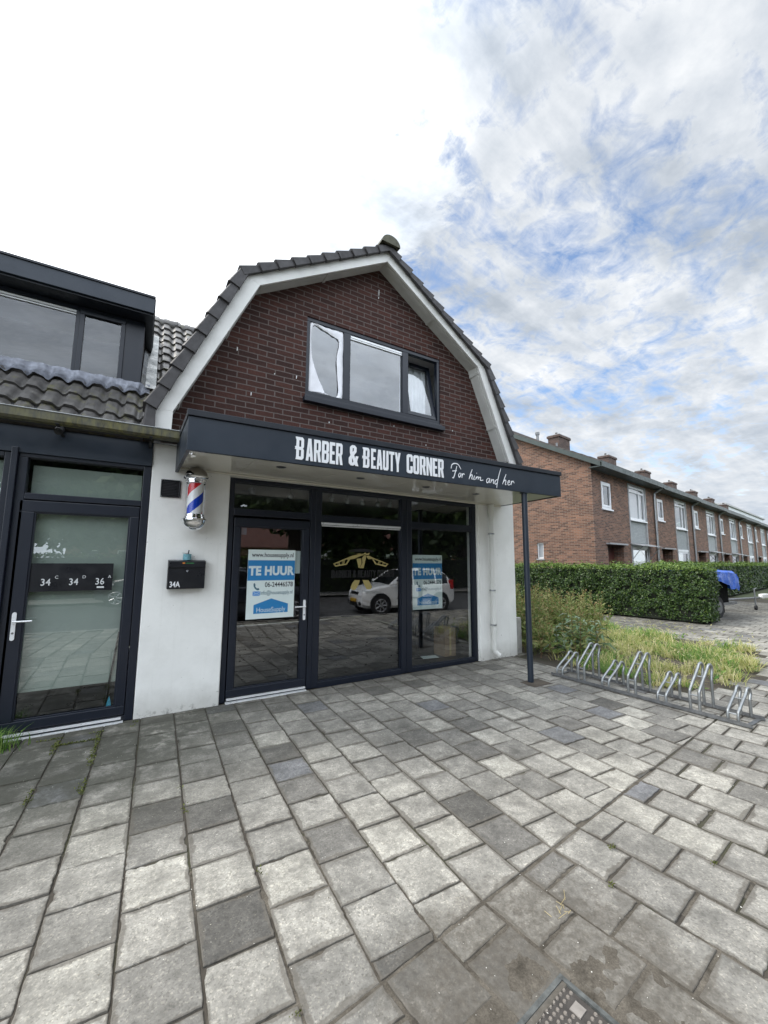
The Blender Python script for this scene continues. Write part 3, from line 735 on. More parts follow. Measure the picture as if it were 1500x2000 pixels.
# white cloth tucked all round the left light, loosely torn
def ribbon(inner_, outer_, y):
    m = MB(); n = len(inner_); vs = []
    for k, (a, b) in enumerate(zip(inner_, outer_)):
        for t in np.linspace(0, 1, 5): vs.append((a[0] + (b[0] - a[0]) * t, y - .012 * math.sin(t * PI) - .006 * math.sin(k * 1.9 + t * 6), a[1] + (b[1] - a[1]) * t))
    m.add(vs, [(i * 5 + j, i * 5 + j + 1, (i + 1) * 5 + j + 1, (i + 1) * 5 + j) for i in range(n - 1) for j in range(4)]); return m
ou = [(1.80, 3.87), (1.80, 4.35), (1.80, 4.855), (2.0, 4.855), (2.15, 4.855), (2.30, 4.855), (2.302, 4.4), (2.303, 3.87), (2.05, 3.865), (1.80, 3.866)]
inn = [(2.04, 3.885), (1.85, 4.32), (1.835, 4.80), (2.0, 4.80), (2.12, 4.76), (2.235, 4.70), (2.205, 4.4), (2.232, 3.90), (2.06, 3.885), (2.045, 3.885)]
ou2 = [catmull(ou, 5)][0]; in2 = [catmull(inn, 5)][0]
build(ribbon(in2, ou2, W + .035), 'torn_curtain', 'cloth', UW, smooth=True)
# dark room behind the upper window
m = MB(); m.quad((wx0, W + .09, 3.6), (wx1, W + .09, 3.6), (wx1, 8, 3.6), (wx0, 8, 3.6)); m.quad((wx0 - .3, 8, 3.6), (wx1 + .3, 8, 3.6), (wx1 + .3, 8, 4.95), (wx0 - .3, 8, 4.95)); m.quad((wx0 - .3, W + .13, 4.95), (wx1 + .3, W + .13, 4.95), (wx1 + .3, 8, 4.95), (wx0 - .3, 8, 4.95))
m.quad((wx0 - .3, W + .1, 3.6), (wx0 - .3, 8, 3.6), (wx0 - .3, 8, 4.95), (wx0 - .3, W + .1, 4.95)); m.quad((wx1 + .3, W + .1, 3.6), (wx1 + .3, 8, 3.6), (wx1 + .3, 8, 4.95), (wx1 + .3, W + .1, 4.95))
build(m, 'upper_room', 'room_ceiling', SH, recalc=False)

# shop front
y0, y1 = W + .03, W + .11; GYs = W + .075
SF = MB().box(.865, .925, y0, y1, 0, 2.572).box(.925, 4.805, y0, y1, 2.52, 2.572).box(1.885, 2.032, y0 - .006, y1, 0, 2.52).box(3.312, 3.49, y0 - .006, y1, 0, 2.52).box(4.728, 4.805, y0, y1, 0, 2.52)
SF.box(2.032, 3.312, y0, y1, 2.105, 2.185).box(3.49, 4.728, y0, y1, 2.095, 2.175).box(.925, 1.885, y0, y1, 2.125, 2.212).box(2.032, 3.312, y0, y1, -.02, .062).box(3.49, 4.728, y0, y1, -.02, .055)
SF.box(1.945, 1.958, y0 - .016, y0 - .006, 0, 2.52).box(3.395, 3.408, y0 - .016, y0 - .006, 0, 2.52)
sf = build(SF, 'shop_window', 'frame', SH, bev=.005)
for a in ((.925, 1.885, 2.212, 2.52), (2.032, 3.312, 2.185, 2.52), (3.49, 4.728, 2.175, 2.52), (2.032, 3.312, .062, 2.105), (3.49, 4.728, .055, 2.095)): pane(*a, GYs, sf)
build(MB().box(2.04, 3.305, W + .04, GYs - .003, 2.072, 2.10).box(2.04, 3.305, W + .045, GYs - .003, 2.050, 2.064), 'vent_strip', 'alu', sf)
bd = MB()
for a in ((2.032, 3.312, .062, 2.105), (3.49, 4.728, .055, 2.095), (2.032, 3.312, 2.185, 2.52), (3.49, 4.728, 2.175, 2.52)):
    x0, x1, z0, z1 = a; bd.frame(x0 - .002, x1 + .002, z0 - .002, z1 + .002, .018, y0 + .012, y0 + .04)
build(bd, 'glazing_bead', 'frame', sf, bev=.003)
def glazed_door(x0, x1, z0, z1, sl, sr, sb, stp, yf, par, hx, hz, hand, mat='glass'):
    m = MB().box(x0, x1, yf, yf + .07, z0, z0 + sb).box(x0, x1, yf, yf + .07, z1 - stp, z1).box(x0, x0 + sl, yf, yf + .07, z0 + sb, z1 - stp).box(x1 - sr, x1, yf, yf + .07, z0 + sb, z1 - stp)
    d = build(m, 'door', 'frame', par, bev=.006)
    b = MB().frame(x0 + sl - .003, x1 - sr + .003, z0 + sb - .003, z1 - stp + .003, .016, yf + .012, yf + .03); build(b, 'glazing_bead', 'frame', d, bev=.003)
    pane(x0 + sl, x1 - sr, z0 + sb, z1 - stp, yf + .04, d, mat)
    h = MB(); h.tube([(hx, yf - .004, hz - .12), (hx, yf - .004, hz - .117)], .016, 12)
    pts = [(hx + .016 * math.cos(t), hz - .155 + .016 * math.sin(t)) for t in np.linspace(PI, 2 * PI, 9)] + [(hx + .016 * math.cos(t), hz + .065 + .016 * math.sin(t)) for t in np.linspace(0, PI, 9)]
    h = MB().prism(pts, yf - .010, yf + .002)
    h.tube([(hx, yf, hz), (hx, yf - .05, hz)], .009, 10); h.tube([(hx, yf - .046, hz), (hx + hand * .03, yf - .05, hz), (hx + hand * .135, yf - .05, hz)], .0085, 10)
    ho = build(h, 'handle', M['sash_white'] if hand < 0 else 'alu', d, smooth=True)
    build(MB().disc((hx, yf - .0101, hz - .105), (0, -1, 0), .009, .003, 12), 'lock_cylinder', 'galv_dark', d)
    return d
DO = glazed_door(.935, 1.875, .055, 2.098, .075, .085, .078, .10, W + .022, SH, 1.828, 1.02, -1)
build(MB().box(.94, 1.86, W - .012, W + .02, .030, .046).box(.93, 1.87, W - .03, W + .02, -.004, .012), 'threshold', 'alu', DO)
build(MB().box(.93, 1.87, W + .02, W + .1, -.01, .05), 'door_saddle', 'trim', DO)
build(MB().tube([(1.888, W + .015, .30), (1.888, W + .015, .42)], .009, 8).tube([(1.888, W + .015, 1.75), (1.888, W + .015, 1.87)], .009, 8), 'hinge', 'trim', DO)
# interior
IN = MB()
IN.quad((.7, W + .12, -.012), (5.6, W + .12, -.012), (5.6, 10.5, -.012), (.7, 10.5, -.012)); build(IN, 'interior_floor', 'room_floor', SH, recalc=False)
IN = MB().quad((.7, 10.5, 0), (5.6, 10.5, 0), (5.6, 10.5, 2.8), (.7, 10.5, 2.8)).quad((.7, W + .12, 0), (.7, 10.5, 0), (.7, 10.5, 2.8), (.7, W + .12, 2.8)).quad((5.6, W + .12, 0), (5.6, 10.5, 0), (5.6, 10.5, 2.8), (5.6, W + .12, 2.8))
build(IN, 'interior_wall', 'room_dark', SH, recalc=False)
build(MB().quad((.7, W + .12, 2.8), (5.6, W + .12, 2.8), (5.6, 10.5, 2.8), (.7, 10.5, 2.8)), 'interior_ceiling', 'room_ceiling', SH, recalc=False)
# rainwater pipe
px, py = 5.075, W - .062
dp = MB().tube([(px, py, 2.56), (px, py, 2.30), (px, py, .17), (px + .012, py - .012, .13), (px + .045, py - .05, .085), (px + .06, py - .07, .072)], .041, 18)
dp = build(dp, 'drain_pipe', 'pvc', SH, smooth=True)
build(MB().tube([(px, py, 2.40), (px, py, 2.56)], .055, 18).tube([(px, py, 2.34), (px, py, 2.40)], [.046, .055], 18).tube([(px, py, .165), (px, py, .26)], .047, 18).tube([(px - .01, py, 2.27), (px, py, 2.27)], .01, 6), 'pipe_socket', 'pvc', dp, smooth=True)
for z in (2.06, 1.12, .56):
    build(MB().lathe((px, py), [(.043, z - .012), (.048, z - .012), (.048, z + .012), (.043, z + .012)], 18).box(px - .006, px + .006, py + .04, W + .002, z - .008, z + .008).box(px - .075, px - .045, py - .008, py + .008, z - .006, z + .006), 'clamp', 'galv', dp)

# ================================================================ ENTRANCE CANOPY
CA = math.atan2(3.71 - 3.86, 5.319 - .291); CE = np.array([math.cos(CA), math.sin(CA)]); CNn = np.array([-CE[1], CE[0]])
CP = thing('entrance_canopy', 'flat dark grey canopy with white shop lettering on one slim post', 'canopy', (.291, 3.86, 0))
cl = lambda e, n, z=None: tuple(np.array([.291, 3.86]) + CE * e + CNn * n) + (() if z is None else (z,))
ZB, ZT = 2.56, 2.925
def cbox(e0, e1, n0, n1, z0, z1):
    return MB().prism([cl(e0, n0), cl(e1, n0), cl(e1, n1), cl(e0, n1)], z0, z1, 'z')
LE = 5.03
build(cbox(0, LE, 0, .04, ZB, 2.872), 'fascia', 'fascia', CP, bev=.003)
m = cbox(-.012, LE + .012, -.018, .06, 2.875, ZT + .008); build(m, 'edge_trim', 'trim', CP, bev=.004)
# returns to the wall
l0, l1 = cl(0, .04), (.276, W - .004)
m = MB().prism([cl(0, .041), cl(.03, .041), (.306, W - .004), (.276, W - .004)], ZB, 2.872, 'z'); build(m, 'side_fascia', 'fascia', CP)
m = MB().prism([cl(LE - .03, .041), cl(LE, .041), (5.40, W - .004), (5.37, W - .004)], ZB, 2.872, 'z'); build(m, 'side_fascia', 'fascia', CP)
m = MB().prism([cl(-.010, .061), cl(.05, .061), (.318, W - .005), (.268, W - .005)], 2.875, ZT, 'z'); build(m, 'edge_trim', 'trim', CP)
m = MB().prism([cl(LE - .05, .061), cl(LE + .010, .061), (5.41, W - .005), (5.35, W - .005)], 2.875, ZT, 'z'); build(m, 'edge_trim', 'trim', CP)
build(MB().prism([cl(.03, .045), cl(LE - .03, .045), (5.365, W - .006), (.31, W - .006)], 2.80, 2.868, 'z'), 'canopy_deck', 'galv_dark', CP)
# soffit boards with fine joints running to the front
zsf = lambda x: 2.618 - (x - .27) / 5.1 * .055
ZS = lambda x, y: (ZB + .012) + (zsf(x) - ZB - .012) * max(0, (y - 3.85) / (W - 3.85))
cuts = [.03, .62, 1.55, 2.50, 3.45, 4.35, LE - .03]
for a, b in zip(cuts[:-1], cuts[1:]):
    fa = lambda e: (.30 + (5.375 - .30) * (e / LE), W - .004)
    q = [(*cl(a + .0015, .042), ZB + .012), (*cl(b - .0015, .042), ZB + .012), (*fa(b - .0015), zsf(fa(b)[0])), (*fa(a + .0015), zsf(fa(a)[0]))]
    m = MB(); m.add(q + [(x, y, z + .01) for x, y, z in q], [(0, 3, 2, 1), (4, 5, 6, 7), (0, 1, 5, 4), (1, 2, 6, 5), (2, 3, 7, 6), (3, 0, 4, 7)]); so_ = build(m, 'soffit', 'soffit', CP)
m = MB().box(.31, 5.36, W - .03, W - .004, 0, 0)
m.v = [(x, y, zsf(x) - (.022 if i < 4 else .003)) for i, (x, y, z) in enumerate(m.v)]; build(m, 'wall_trim', 'soffit', CP, bev=.003)
for x, y in ((1.225, 4.15), (2.20, 4.20), (3.20, 4.22), (4.14, 4.27)):
    zz = ZS(x, y) - .012; dl = MB().lathe((x, y), [(.05, zz + .013), (.052, zz + .004), (.040, zz + .004), (.034, zz + .0115)], 24); d = build(dl, 'downlight', 'galv_dark', CP, smooth=True)
    build(MB().disc((x, y, zz + .006), (0, 0, 1), .036, .003, 20), 'lens', 'black', d)
pc = cl(4.305, .055)
po = build(MB().tube([(*pc, -.02), (*pc, ZB + .012)], .039, 24), 'post', 'fascia', CP, smooth=True)
build(MB().disc((*pc, ZB - .006), (0, 0, 1), .06, .012, 20), 'post_flange', 'fascia', po)
# lettering
GL = {
 'B': (.45, [[(-.0, 0), (.36, 0), (.45, .09), (.45, .44), (.39, .5), (.45, .57), (.45, .91), (.36, 1), (0, 1)], [(.16, .14), (.29, .14), (.29, .43), (.16, .43)], [(.16, .57), (.29, .57), (.29, .86), (.16, .86)]]),
 'K': (.53, [[(-.0, 0), (.36, 0), (.45, .09), (.45, .44), (.39, .5), (.45, .57), (.45, .91), (.36, 1), (-.05, 1), (-.03, .9), (0, .9), (0, .6), (-.09, .56), (-.05, .52), (-.09, .46), (0, .44), (0, .1), (-.03, 0)], [(.16, .14), (.29, .14), (.29, .43), (.16, .43)], [(.16, .57), (.29, .57), (.29, .86), (.16, .86)]]),
 'A': (.44, [[(0, 0), (.13, 1), (.31, 1), (.44, 0), (.285, 0), (.265, .19), (.175, .19), (.155, 0)], [(.19, .33), (.25, .33), (.22, .74)]]),
 'R': (.44, [[(0, 0), (.15, 0), (.15, .40), (.20, .40), (.28, 0), (.44, 0), (.355, .44), (.42, .52), (.42, .92), (.35, 1), (0, 1)], [(.15, .53), (.27, .53), (.27, .86), (.15, .86)]]),
 'E': (.36, [[(0, 0), (.35, 0), (.35, .15), (.15, .15), (.15, .44), (.31, .44), (.31, .58), (.15, .58), (.15, .85), (.35, .85), (.35, 1), (0, 1)]]),
 'U': (.42, [[(0, 1), (0, .08), (.08, 0), (.34, 0), (.42, .08), (.42, 1), (.27, 1), (.27, .15), (.15, .15), (.15, 1)]]),
 'T': (.41, [[(.13, 0), (.28, 0), (.28, .85), (.41, .85), (.41, 1), (0, 1), (0, .85), (.13, .85)]]),
 'Y': (.44, [[(.145, 0), (.295, 0), (.295, .38), (.44, 1), (.28, 1), (.22, .66), (.16, 1), (0, 1), (.145, .38)]]),
 'C': (.42, [[(.42, .38), (.42, .08), (.34, 0), (.08, 0), (0, .08), (0, .92), (.08, 1), (.34, 1), (.42, .92), (.42, .64), (.27, .64), (.27, .85), (.15, .85), (.15, .15), (.27, .15), (.27, .38)]]),
 'O': (.42, [[(.08, 0), (.34, 0), (.42, .08), (.42, .92), (.34, 1), (.08, 1), (0, .92), (0, .08)], [(.15, .15), (.27, .15), (.27, .85), (.15, .85)]]),
 'N': (.43, [[(0, 0), (.14, 0), (.14, .58), (.29, 0), (.43, 0), (.43, 1), (.29, 1), (.29, .44), (.14, 1), (0, 1)]]),
 '&': (.47, [[(.47, 0), (.32, 0), (.285, .07), (.22, 0), (.09, 0), (0, .10), (0, .36), (.085, .51), (.05, .62), (.05, .90), (.14, 1), (.28, 1), (.37, .90), (.37, .69), (.25, .51), (.315, .35), (.34, .48), (.47, .48), (.40, .22)], [(.175, .66), (.24, .74), (.24, .86), (.175, .86)], [(.15, .15), (.19, .15), (.225, .21), (.165, .37), (.15, .33)]]),
}
def word(s, gap=.055):
    out, x = [], 0
    for ch in s:
        if ch == ' ': x += .20; continue
        w, pl = GL[ch]; out += [[(px_ + x, pz) for px_, pz in p] for p in pl]; x += w + gap
    return out, x - gap
lt = thing('shop_lettering', 'white raised words Barber & Beauty Corner and script on dark fascia', 'sign lettering', (*cl(0, 0), ZB))
for s, e0, e1, zb, h in (('KARBER', .985, 1.49, 2.602, .232), ('&', 1.563, 1.676, 2.613, .225), ('KEAUTY', 1.735, 2.212, 2.608, .226), ('CORNER', 2.30, 2.838, 2.612, .225)):
    pl, w = word(s)
    outline(pl, 'letters', 'letter', cl(e0, -.004, zb), lt, CA, .004, (e1 - e0) / w, h)
SCRIPT = [[(2.954, 2.741), (2.968, 2.79), (3.008, 2.813), (3.067, 2.807), (3.112, 2.75)], [(3.046, 2.784), (3.025, 2.718), (2.991, 2.631), (2.969, 2.634)], [(2.973, 2.712), (3.045, 2.725)],
 [(3.088, 2.699), (3.07, 2.671), (3.08, 2.647), (3.103, 2.664), (3.106, 2.691), (3.09, 2.702)], [(3.126, 2.702), (3.127, 2.672), (3.124, 2.642)], [(3.126, 2.664), (3.14, 2.690), (3.156, 2.697), (3.168, 2.686)],
 [(3.298, 2.772), (3.266, 2.704), (3.24, 2.637)], [(3.245, 2.653), (3.279, 2.697), (3.296, 2.69), (3.286, 2.647), (3.303, 2.646)], [(3.334, 2.695), (3.319, 2.645), (3.336, 2.645)], [(3.367, 2.731), (3.374, 2.729)],
 [(3.365, 2.684), (3.351, 2.641)], [(3.356, 2.654), (3.384, 2.682), (3.398, 2.677), (3.39, 2.644)], [(3.393, 2.655), (3.419, 2.681), (3.436, 2.676), (3.429, 2.642), (3.482, 2.651)],
 [(3.593, 2.685), (3.554, 2.675), (3.537, 2.644), (3.548, 2.623), (3.574, 2.637), (3.596, 2.68), (3.589, 2.63), (3.603, 2.629)], [(3.625, 2.68), (3.612, 2.627)], [(3.617, 2.641), (3.649, 2.673), (3.666, 2.665), (3.656, 2.625), (3.673, 2.627)],
 [(3.745, 2.685), (3.708, 2.673), (3.684, 2.639), (3.698, 2.616), (3.729, 2.638)], [(3.801, 2.842), (3.759, 2.736), (3.728, 2.633), (3.716, 2.569)], [(3.896, 2.774), (3.859, 2.702), (3.823, 2.629)],
 [(3.83, 2.649), (3.871, 2.689), (3.889, 2.681), (3.875, 2.631), (3.896, 2.632)], [(3.918, 2.652), (3.956, 2.669), (3.954, 2.693), (3.93, 2.678), (3.921, 2.645), (3.942, 2.629), (3.98, 2.652)],
 [(3.994, 2.694), (3.990, 2.664), (3.984, 2.632)], [(3.988, 2.655), (4.005, 2.682), (4.024, 2.690), (4.037, 2.678), (4.045, 2.664)]]
# pen strokes as flat ribbons, each a hair further out so that crossings never share a plane
k = 0
WORDS = [MB() for _ in range(4)]
for st in SCRIPT:
    sp = WORDS[sum(st[0][0] > q for q in (3.21, 3.52, 3.83)) if st[0] != (3.896, 2.774) else 3]
    p = catmull(st, 6); n = len(p); lay = -.0035 - .00025 * k; k += 1
    L, Rr = [], []
    for i in range(n):
        a, b = np.array(p[max(i - 1, 0)]), np.array(p[min(i + 1, n - 1)]); d = (b - a) / max(np.linalg.norm(b - a), 1e-6); q = np.array([-d[1], d[0]])
        w = .0056 * (.65 + .55 * math.sin(PI * (i + .6) / n)) * (1.0)
        L.append(np.array(p[i]) + q * w); Rr.append(np.array(p[i]) - q * w)
    for i in range(n - 1):
        pts = [L[i], Rr[i], Rr[i + 1], L[i + 1]]
        sp.quad(*[cl(float(q[0]), lay, float(q[1])) for q in pts])
for sp in WORDS: build(sp, 'script_word', 'letter', lt, recalc=False)

# dark soil patch where the post goes through the paving
# ================================================================ WALL-MOUNTED THINGS
bp = thing('barber_pole', 'red white and blue striped barber pole with chrome domed ends', 'barber pole', (.482, W, 1.9))
c = (.478, 4.765)
st = MB().lathe(c, [(.078, 2.075), (.078, 2.43)], 32); build(st, 'striped_cylinder', 'stripes', bp, smooth=True)
st = MB().lathe(c, [(.095, 2.075), (.095, 2.43)], 32); build(st, 'glass_tube', 'tube_glass', bp, smooth=True, recalc=False)
pr = [(.095, 2.418), (.101, 2.422), (.101, 2.442), (.108, 2.447), (.108, 2.460), (.126, 2.470), (.131, 2.483), (.126, 2.496), (.114, 2.502)]
tc_ = build(MB().lathe(c, pr, 36), 'top_cap', 'chrome', bp, smooth=True)
pr = [(.113 * math.cos(t), 2.500 + .105 * math.sin(t)) for t in np.linspace(0, PI / 2, 12)]
build(MB().lathe(c, pr, 36), 'dome', pbr('smoked_chrome', (.30, .285, .26), .10, .05, 8, metal=1.0, rvar=.03), tc_, smooth=True)
pr = [(.116 * math.cos(t), 2.005 - .100 * math.sin(t)) for t in np.linspace(PI / 2, .1, 12)] + [(.125, 2.008), (.132, 2.018), (.126, 2.032), (.108, 2.038), (.108, 2.054), (.100, 2.060), (.100, 2.080), (.094, 2.082)]
build(MB().lathe(c, pr, 36), 'bottom_cap', 'chrome', bp, smooth=True)
build(MB().box(c[0] - .03, c[0] + .03, 4.87, W - .001, 2.46, 2.49).box(c[0] - .03, c[0] + .03, 4.87, W - .001, 2.01, 2.04).box(c[0] - .04, c[0] + .04, W - .012, W - .001, 1.98, 2.52), 'wall_bracket', 'chrome', bp)

mb_ = thing('mailbox', 'black wall mailbox lettered 34A under the barber pole', 'mailbox', (.45, W, 1.28))
x0, x1, yf, z0, z1 = .268, .632, 4.842, 1.285, 1.588
build(MB().prism([(yf + .012, z0), (W - .001, z0), (W - .001, z1 + .006), (yf - .002, z1 - .006), (yf - .002, 1.508), (yf + .010, 1.506)], x0, x1, 'x'), 'body', 'black', mb_, bev=.004)
build(MB().box(x0 + .006, x1 - .006, yf - .007, yf - .001, 1.513, z1 - .010), 'flap', 'black', mb_, bev=.002)
build(MB().disc((.452, yf + .012, 1.475), (0, -1, 0), .011, .012, 16), 'lock', 'chrome', mb_)
text('34A', 'number', .082, (.288, yf + .0095, 1.307), 'letter', mb_, xs=.74, off=.0014)
sk = MB()
build(MB().box(.402, .425, yf - .0085, yf - .007, 1.553, 1.566), 'orange_sticker', 'orange', mb_)
m = MB()
for i in range(9): m.box(.43 + i * .0095, .437 + i * .0095, yf - .0085, yf - .007, 1.553 + random.uniform(0, .003), 1.560 + random.uniform(0, .005))
build(m, 'green_sticker', 'green', mb_)
tn = thing('tin_can', 'small pale blue tin with bent lid standing on the mailbox', 'tin can', (.448, 4.90, 1.594))
build(MB().lathe((.448, 4.90), [(0, 1.592), (.041, 1.592), (.042, 1.596), (.041, 1.652), (.043, 1.655), (.041, 1.657), (.038, 1.655), (.037, 1.61)], 28), 'can', 'tin', tn, smooth=True)
m = MB().lathe((0, 0), [(0, .002), (.040, .002), (.042, 0), (.040, -.001)], 24); m.v = [(.438 + x, 4.895 + y, 1.662 + z - .14 * x) for x, y, z in m.v]; build(m, 'lid', 'galv_dark', tn)
build(MB().tube([(.452, 4.90, 1.64), (.462, 4.895, 1.70)], .006, 8), 'stub', 'black', tn)

vg = thing('vent_grille', 'small square dark louvred vent grille left of the barber pole', 'vent grille', (.245, W, 2.37))
build(MB().frame(.148, .343, 2.272, 2.466, .017, W - .016, W - .001), 'grille_frame', 'black', vg, bev=.003)
build(MB().box(.16, .33, W - .004, W - .001, 2.285, 2.455), 'backing', 'black', vg)
for i in range(9):
    z = 2.297 + i * .0172
    build(MB().prism([(W - .014, z), (W - .004, z + .012), (W - .004, z + .0145), (W - .014, z + .0035)], .163, .328, 'x'), 'louvre', pbr('louvre_paint', (.03, .03, .033), .4, .1, 5) if i == 0 else M['louvre_paint_'], vg)
    if i == 0: M['louvre_paint_'] = bpy.data.materials['louvre_paint']
for x in (.156, .335):
    for z in (2.28, 2.458): build(MB().disc((x, W - .016, z), (0, -1, 0), .005, .002, 10), 'screw', 'galv', vg)

cb = thing('concrete_upstand', 'low pale concrete block against the end of the white pillar', 'concrete block', (5.8, 5.06, 0))
build(MB().box(5.702, 5.90, 5.02, 5.36, -.05, .612), 'block', 'concrete', cb, bev=.012); cb.children[0].name = 'concrete_block'

# ---------------------------------------------------------------- posters on the glass
def poster(x0, x1, z0, z1, label, y=GYs - .004, lean=0.0):
    t = thing('rental_poster', label, 'poster', ((x0 + x1) / 2, y, z0), group='to-let posters in the shop glass')
    w, h = x1 - x0, z1 - z0; e = .0008
    build(MB().box(x0, x1, y - .001, y, z0, z1), 'sheet', 'poster', t)
    build(MB().box(x0 + .002, x1 - .002, y - .0014, y - .0011, z0 + h * .55, z0 + h * .845), 'blue_band', 'poster_blue', t)
    text('www.housesupply.nl', 'web_address', w * .128, (x0 + w * .52, y - .0016, z0 + h * .895), 'ink', t, xs=.84, off=.0012, ext=.0001, align='CENTER')
    text('TE HUUR', 'headline', w * .25, (x0 + w * .495, y - .0022, z0 + h * .632), 'white_ink', t, xs=.87, off=.0075, ext=.0001, align='CENTER', space=1.06)
    text('06-24446578', 'phone_number', w * .138, (x0 + w * .965, y - .0016, z0 + h * .455), 'ink', t, xs=.82, off=.0012, ext=.0001, align='RIGHT')
    text('info@housesupply.nl', 'mail_address', w * .112, (x0 + w * .965, y - .0016, z0 + h * .345), 'ink_grey', t, xs=.73, off=.0006, ext=.0001, align='RIGHT')
    bx = lambda a, b: (x0 + w * a, z0 + h * b)
    build(MB().prism([bx(.15, .075), bx(.87, .075), bx(.87, .20), bx(.51, .285), bx(.15, .20)], y - .0014, y - .0011), 'house_emblem', 'poster_blue', t)
    text('HouseSupply', 'trade_name', w * .135, (x0 + w * .51, y - .0022, z0 + h * .095), 'white_ink', t, xs=.86, ext=.0001, align='CENTER')
    en = MB().prism([bx(.12, .33), bx(.27, .33), bx(.27, .395), bx(.12, .395)], y - .0014, y - .0011); en_ = build(en, 'envelope', 'poster_icon', t)
    m = MB(); 
    for a, b in (((.125, .392), (.195, .355)), ((.195, .355), (.265, .392)), ((.125, .333), (.175, .362)), ((.265, .333), (.215, .362))):
        p, q = np.array(bx(*a)), np.array(bx(*b)); d = (q - p) / np.linalg.norm(q - p); n = np.array([-d[1], d[0]]) * .0016; m.quad(*[(float(k[0]), y - .0016, float(k[1])) for k in (p + n, p - n, q - n, q + n)])
    build(m, 'envelope_flap', 'white_ink', en_)
    pts = [bx(a, b) for a, b in ((.13, .505), (.155, .515), (.175, .485), (.165, .468), (.205, .435), (.23, .445), (.255, .425), (.245, .41), (.21, .408), (.165, .43), (.135, .465))]
    build(MB().prism(pts, y - .0014, y - .0011), 'phone_icon', 'ink_grey', t)
    return t
poster(1.118, 1.700, .897, 1.722, 'blue and white to-let poster on the glazed shop door', W + .050)
poster(3.548, 4.118, .868, 1.690, 'blue and white to-let poster in the right shop window', GYs + .012)
nt_ = tag(build(MB().box(1.705, 1.775, W + .072, W + .074, 1.43, 1.715), 'paper_note', 'poster'), 'blank pale paper strip behind the poster on the door', 'paper')
nt2 = tag(build(MB().box(1.02, 1.09, W + .072, W + .074, 1.90, 1.985), 'door_sticker', 'ink_grey'), 'small faded square sticker in top corner of the shop door', 'sticker')

# razor emblem lettered on the middle window
lg = thing('window_emblem', 'gold crossed razors emblem stuck on the middle shop window', 'window decal', (2.67, GYs, 1.2))
yg = GYs - .0015
lw = [(2.237, 1.554), (2.27, 1.514), (2.441, 1.541), (2.489, 1.611), (2.559, 1.623), (2.661, 1.664), (2.7, 1.673), (2.686, 1.696), (2.52, 1.663), (2.464, 1.642)]
lwi = [(2.262, 1.55), (2.282, 1.532), (2.428, 1.556), (2.455, 1.603), (2.443, 1.615)]
rw = [(2.753, 1.645), (2.779, 1.616), (2.839, 1.622), (2.887, 1.547), (3.065, 1.509), (3.114, 1.551), (2.9, 1.623), (2.785, 1.666), (2.75, 1.665)]
rwi = [(2.859, 1.618), (2.907, 1.560), (3.058, 1.532), (3.082, 1.55), (2.914, 1.603)]
def flat(polys, name, mat, par, ext=.0004, y=yg): return outline(polys, name, mat, (0, y, 0), par, 0, ext)
flat([lw, lwi], 'razor_handle', 'gold', lg); flat([rw, rwi], 'razor_handle', 'gold', lg)
bars = MB()
for t in (.2, .3, .36, .62, .72, .8):
    for (a, b), (c_, d_) in ((((2.282, 1.532), (2.428, 1.556)), ((2.262, 1.55), (2.443, 1.615))), (((3.058, 1.532), (2.907, 1.560)), ((3.082, 1.55), (2.914, 1.603)))):
        p = np.array(a) + (np.array(b) - np.array(a)) * t; q = np.array(c_) + (np.array(d_) - np.array(c_)) * t
        bars.quad((p[0] - .004, yg, p[1]), (p[0] + .004, yg, p[1]), (q[0] + .004, yg, q[1]), (q[0] - .004, yg, q[1]))
build(bars, 'razor_bars', 'gold', lg, recalc=False)
flat([[(2.591, 1.621), (2.664, 1.631), (2.668, 1.56), (2.637, 1.496), (2.622, 1.496)]], 'razor_blade', 'gold', lg)
flat([[(2.676, 1.633), (2.706, 1.673), (2.746, 1.668), (2.702, 1.49), (2.642, 1.494), (2.682, 1.564)], [(2.716, 1.65), (2.726, 1.655), (2.72, 1.662)]], 'razor_blade', 'gold', lg)
flat([[(2.532, 1.71), (2.583, 1.689), (2.64, 1.697), (2.687, 1.687), (2.725, 1.713), (2.749, 1.693), (2.802, 1.712), (2.779, 1.672), (2.752, 1.672), (2.70, 1.69), (2.6, 1.683)]], 'moustache', 'gold', lg)
flat([[(2.564, 1.329), (2.646, 1.327), (2.622, 1.26), (2.578, 1.2), (2.528, 1.196), (2.503, 1.23), (2.527, 1.285)]], 'comb_end', 'gold', lg)
flat([[(2.685, 1.328), (2.783, 1.324), (2.844, 1.232), (2.811, 1.193), (2.758, 1.198), (2.725, 1.246)]], 'comb_end', 'gold', lg)
pl, w = word('BARBER & BEAUTY CORNER'); outline(pl, 'dark_words', 'vinyl_dark', (2.215, yg, 1.365), lg, 0, .0004, 1.0 / w, .10)
pl = [(2.45 + .24 * math.cos(t) + .22, 1.70 + .055 * math.sin(t)) for t in np.linspace(0, 2 * PI, 28, endpoint=False)]
flat([[(2.67 + .20 * math.cos(t), 1.718 + .045 * math.sin(t)) for t in np.linspace(0, PI, 16)]], 'hat_brim', 'vinyl_dark', lg)

